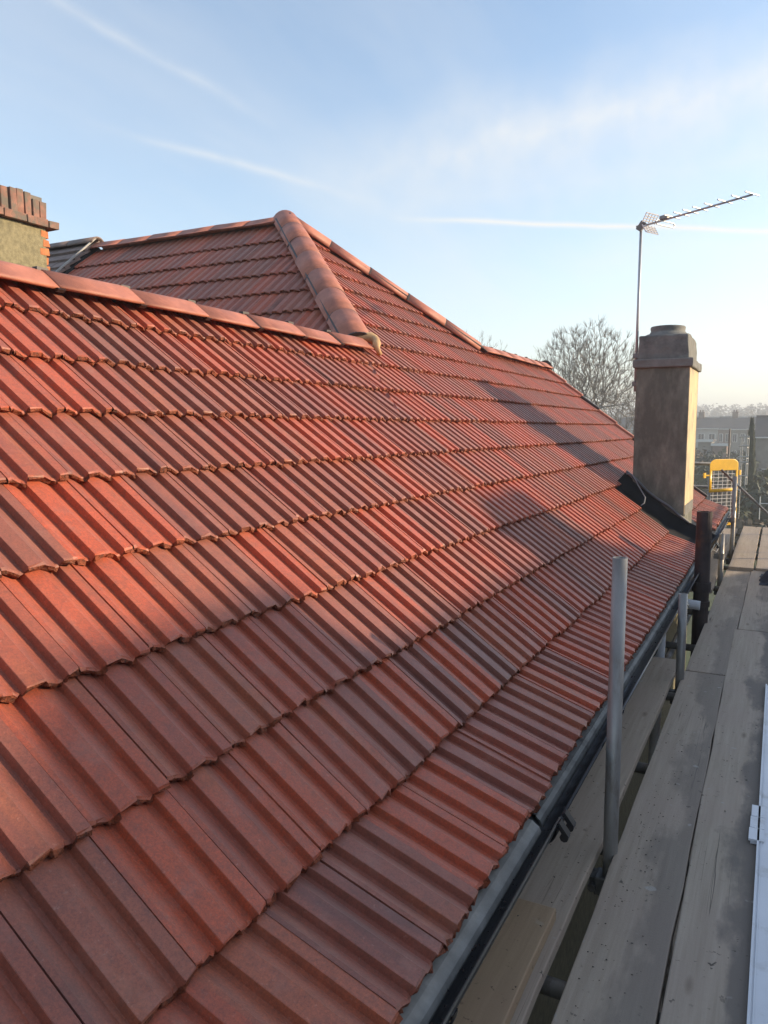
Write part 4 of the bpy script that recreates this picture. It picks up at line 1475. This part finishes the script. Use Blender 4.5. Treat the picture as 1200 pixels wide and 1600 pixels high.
def cypress(x, y, w, h, label, seed, n=1500):
    rg = random.Random(seed)
    t = thing('cypress_tree', label, 'tree', (x, y, GZ))
    mesh_obj('trunk', *tube([(x, y, GZ), (x, y, GZ + h * 0.9)], [0.12, 0.02], 6), 'bark', parent=t)
    V, F = [], []
    for i in range(n):
        f = rg.random() ** 0.8
        z = GZ + 0.2 + f * h
        r_ = w / 2 * (1 - f) ** 0.55 * (0.75 + 0.35 * mnoise.noise(Vector((f * 7, i * .003, seed)))) * rg.uniform(0.6, 1.05)
        a = rg.uniform(0, 6.28)
        p = Vector((x + r_ * math.cos(a), y + r_ * math.sin(a), z))
        k = len(V)
        s = rg.uniform(.07, .18)
        o = Vector((math.cos(a), math.sin(a), 0))
        b = Vector((-math.sin(a), math.cos(a), 0))
        V += [p - b * s * .6, p + b * s * .6, p + o * s * .5 + Vector((0, 0, s * 2.2))]
        F.append((k, k + 1, k + 2))
    f = mesh_obj('crown', V, F, 'leaf_dark', parent=t)
    f['kind'] = 'stuff'


cx_ = at(1173, 700, 50)
cypress(cx_.x, 50, 1.15, 6.7, 'slim dark cypress left of the pebbledashed house', 4)

# ------------------------------------------------------------------ background: houses
def far_house(label, x0, x1, y, depth, z0, ze, zr, wall, roof='slate', bays=2, chim=True, floors=((-2.3, -1.1), (-5.2, -3.8)), name='far_house', group=None, ridge_pale=False):
    t = thing(name, label, 'house', ((x0 + x1) / 2, y + depth / 2, z0), group)
    mesh_obj('wall', *box(x0, x1, y, y + depth, z0, ze), wall, parent=t)
    o = 0.35
    ym = y + depth / 2
    mesh_obj('roof', *prism([(x0 - o * .3, y - o, ze - 0.1), (x0 - o * .3, ym, zr), (x0 - o * .3, y + depth + o, ze - 0.1), (x0 - o * .3, ym, ze - 0.1)], (x1 - x0 + o * .6, 0, 0)), roof, parent=t)
    mesh_obj('ridge_cap', *box(x0 - .1, x1 + .1, ym - 0.14, ym + 0.14, zr - 0.05, zr + 0.14), 'concrete' if ridge_pale else roof, parent=t)
    mesh_obj('gutter', *box(x0 - .1, x1 + .1, y - o - 0.12, y - o, ze - 0.16, ze - 0.04), 'frame', parent=t)
    if chim:
        xc = x0 + (x1 - x0) * 0.12
        mesh_obj('chimney', *cat_(box(xc - .45, xc + .45, ym - .3, ym + .3, zr - 1.0, zr + 0.8), box(xc - .5, xc + .5, ym - .35, ym + .35, zr + 0.8, zr + 0.95), tube([(xc - .2, ym, zr + .95), (xc - .2, ym, zr + 1.3)], .12, 8), tube([(xc + .2, ym, zr + .95), (xc + .2, ym, zr + 1.3)], .12, 8)), 'farbrick', parent=t)
    bw = (x1 - x0) / bays
    for (a, b) in floors:
        for i in range(bays):
            xa, xb = x0 + bw * (i + .2), x0 + bw * (i + .8)
            wd = mesh_obj('window', *box(xa, xb, y - 0.06, y + 0.02, a, b), 'frame', parent=t)
            n = 2
            for k in range(n):
                pa = xa + 0.06 + (xb - xa - 0.12) * k / n
                pb = xa + 0.06 + (xb - xa - 0.12) * (k + 1) / n - 0.05
                mesh_obj('pane', *box(pa, pb, y - 0.085, y - 0.062, a + 0.07, b - 0.07), 'glass', parent=wd)
    return t


Y1 = 140.0


def xs(px, y):
    return at(px, 665, y).x


zr1, ze1 = at(1120, 652, Y1).z, at(1120, 669, Y1).z
row = [(1088, 1122, 'farwhite', 'far white walled terrace house just right of the rendered chimney'),
       (1122, 1143, 'farbrick', 'far narrow brick terrace house above the yellow gate'),
       (1143, 1168, 'fargrey', 'far grey terrace house left of the cypress'),
       (1052, 1088, 'farbrick', 'far brick terrace house mostly hidden behind the rendered chimney'),
       (1010, 1052, 'fargrey', 'far grey terrace house hidden by the rendered chimney'),
       (962, 1010, 'farwhite', 'far white terrace house behind the lower bare tree'),
       (905, 962, 'farbrick', 'far brick terrace house behind the large bare tree'),
       (1168, 1205, 'farbrick', 'far brick terrace house above the pebbledashed house'),
       (1205, 1260, 'farwhite', 'far white terrace house at the end of the row')]
for i, (a, b, wm, lb) in enumerate(row):
    far_house(lb, xs(a, Y1) + 0.02, xs(b, Y1) - 0.02, Y1, 8.0, GZ, ze1 - .06 * (i % 3), zr1 + 0.10 * (i % 2), wm, group='far terrace row', chim=(i % 2 == 0), floors=((-2.2, -0.8), (-5.3, -3.6)), ridge_pale=True)
# flat roofed rear extensions
Y2 = 105.0
for (a, b, top, mt, lb) in ((1092, 1113, 687, 'fargrey', 'flat roofed rear extension below the white terrace house'), (1115, 1137, 693, 'farbrick', 'low brick extension with a pale roof edge above the yellow gate')):
    t = thing('rear_extension', lb, 'building', (xs((a + b) / 2, Y2), Y2 + 2, GZ), 'rear extensions of the terrace')
    zt = at(1110, top, Y2).z
    mesh_obj('wall', *box(xs(a, Y2), xs(b, Y2), Y2, Y2 + 5, GZ, zt - 0.25), mt, parent=t)
    mesh_obj('roof', *box(xs(a, Y2) - .2, xs(b, Y2) + .2, Y2 - .25, Y2 + 5.2, zt - 0.25, zt), 'slate', parent=t)
    mesh_obj('fascia_board', *box(xs(a, Y2) - .2, xs(b, Y2) + .2, Y2 - .30, Y2 - .252, zt - 0.3, zt + 0.02), 'frame', parent=t)
Y3 = 84.0
far_house('pebbledashed house with a grey roof at the right edge, behind the cypress', at(1180, 690, Y3).x, at(1180, 690, Y3).x + 9.5, Y3, 8.0, GZ, at(1190, 682, Y3).z, at(1190, 651, Y3 + 4).z, 'fargrey', bays=3, chim=False, floors=((-5.3, -3.9),))

# pale tower of scaffold tubes in a distant garden
t = thing('scaffold_tower', 'pale scaffold tower among the gardens left of the cypress', 'scaffold', (at(1161, 700, 47).x, 47, GZ))
xa, xb = at(1157, 700, 47).x, at(1167, 700, 47).x
zt = at(1160, 681, 47).z
for (x, y) in ((xa, 46.8), (xb, 46.8), (xa + .06, 47.6), (xb + .06, 47.6)):
    mesh_obj('standard', *tube([(x, y, GZ), (x, y, zt + (0.1 if x == xb else 0))], 0.035, 6), 'concrete', parent=t)
for i, z in enumerate((zt - 0.05, zt - 0.55, zt - 1.15, zt - 1.45, zt - 2.2, zt - 3.0)):
    mesh_obj('ledger', *tube([(xa - .1, 46.75, z), (xb + .12, 46.75, z + 0.02)], 0.035, 6), 'concrete', parent=t)
    mesh_obj('transom', *tube([(xb, 46.7, z - .1), (xb + .06, 47.7, z - .1)], 0.03, 6), 'concrete', parent=t)

# garden fences
def fence(label, x0, x1, y, h, bay=1.83, boards=11, group='garden fences'):
    t = thing('garden_fence', label, 'fence', ((x0 + x1) / 2, y, GZ), group)
    x = x0
    rg = random.Random(int(y))
    while x < x1:
        mesh_obj('post', *box(x - .06, x + .06, y - .06, y + .06, GZ, GZ + h + 0.15), 'concrete', parent=t)
        for k in range(boards):
            xa = x + 0.07 + (bay - 0.14) * k / boards
            z1 = GZ + h + rg.uniform(-.02, .02)
            mesh_obj('board', *box(xa, xa + (bay - 0.14) / boards - 0.012, y - 0.02, y + 0.01, GZ + 0.12, z1), 'fence', parent=t)
        mesh_obj('gravel_board', *box(x + .06, x + bay - .06, y - .02, y + .02, GZ, GZ + .11), 'concrete', parent=t)
        x += bay
    mesh_obj('post', *box(x - .06, x + .06, y - .06, y + .06, GZ, GZ + h + 0.15), 'concrete', parent=t)


fence('weathered garden fence with concrete posts beyond the end of the deck', -5.2, 3.0, 49, 1.15)
fence('further garden fence behind the shrubs', -9.0, 5.0, 64, 1.5, boards=8)

# thin frame of a garden cloche at the right edge
p0, p1 = at(1188, 776, 44), at(1204, 824, 44)
t = thing('plant_cloche', 'thin pale wire frame in the garden at the right edge', 'cloche', (p0.x, 44, p1.z))
for a, b in (((p0.x, 44, p0.z), (p0.x, 44, p1.z)), ((p0.x, 44, p1.z), (p1.x, 44, p1.z)), ((p1.x, 44, p0.z), (p1.x, 44, p1.z)), ((p0.x, 44, p0.z - .35), (p1.x, 44, p0.z - .35))):
    mesh_obj('bar', *tube([a, b], 0.025, 6), 'frame', parent=t)
mesh_obj('leg', *tube([(p0.x, 44, p1.z), (p0.x, 44.0, GZ)], 0.03, 6), 'frame', parent=t)

# shrubs in the gardens: (px, y, width, height, material)
SH = [(1096, 60, 2.4, 4.2, 'leaf_mid', 'grey green shrub just right of the chimney, below the far roofs'),
      (1114, 70, 3.0, 4.4, 'leaf_dark', 'dark bush in front of the flat roofed extension'),
      (1130, 56, 2.0, 3.2, 'leaf_brown', 'brown winter bush behind the yellow gate'),
      (1147, 58, 2.0, 3.9, 'leaf_dark', 'dark evergreen bush beside the pale scaffold tower'),
      (1160, 44, 2.0, 2.5, 'leaf_mid', 'low green bush below the pale scaffold tower'),
      (1186, 46, 2.6, 3.6, 'leaf_dark', 'dark hedge bush below the pebbledashed wall'),
      (1200, 52, 2.6, 4.2, 'leaf_mid', 'tall hedge bush at the right edge below the pebbledashed house'),
      (1178, 42, 1.8, 1.9, 'leaf_brown', 'small brown bush in front of the garden fence'),
      (1100, 50, 2.0, 2.6, 'leaf_brown', 'brown bush seen between the chimney and the yellow gate'),
      (1215, 40, 2.4, 2.4, 'leaf_dark', 'round dark bush past the right edge of the gardens'),
      (1145, 80, 4.0, 4.9, 'leaf_mid', 'broad greenish tree in front of the grey terrace house'),
      (1070, 75, 5.0, 5.6, 'leaf_brown', 'brown leafy tree hidden behind the rendered chimney'),
      (985, 62, 5.0, 6.1, 'leaf_brown', 'brownish bush mass left of the rendered chimney'),
      (950, 70, 5.5, 6.2, 'leaf_mid', 'grey green bush mass under the large bare tree'),
      (905, 80, 6.0, 6.6, 'leaf_brown', 'brown thicket behind the verge of the red roof')]
for i, (px, y, w_, h_, mt, lb) in enumerate(SH):
    shrub('garden_shrub', lb, 'shrub', at(px, 700, y).x, y, w_, h_, mt, 60 + i, n=900, size=0.13 + 0.0012 * y, group='garden shrubs')

# wooded skyline
rg = random.Random(77)
V, F = [], []
for i in range(170):
    y = rg.uniform(250, 480)
    x = rg.uniform(-0.42, 0.20) * y
    tt = min(1.0, max(0.0, (y - 180) / 380.0))
    zg = GZ + 13.0 * tt * tt * (3 - 2 * tt)
    h = rg.uniform(5.0, 10.0) * (1 if y < 400 else 1.1)
    V2, F2 = foliage((x, y, zg + h * .5), (h * .55, h * .55, h * .55), 130, 0.75, rg)
    k = len(V)
    V += V2
    F += [tuple(q + k for q in f) for f in F2]
wood = mesh_obj('far_wood', V, F, 'leaf_brown')
tag(wood, 'hazy wooded skyline', 'wood', kind='stuff')

# ------------------------------------------------------------------ haze
hz = mesh_obj('haze', *box(-1600, 1600, -800, 2300, GZ - 1.5, 22.0), 'frame')
hm = bpy.data.materials.new('pale_haze')
hm.use_nodes = True
hm.node_tree.nodes.clear()
_out = hm.node_tree.nodes.new('ShaderNodeOutputMaterial')
_pv = hm.node_tree.nodes.new('ShaderNodeVolumePrincipled')
_pv.inputs['Color'].default_value = (0.86, 0.90, 0.95, 1)
_pv.inputs['Density'].default_value = 0.0023
_pv.inputs['Anisotropy'].default_value = 0.35
hm.node_tree.links.new(_pv.outputs[0], _out.inputs['Volume'])
hz.data.materials.clear()
hz.data.materials.append(hm)
tag(hz, kind='stuff')
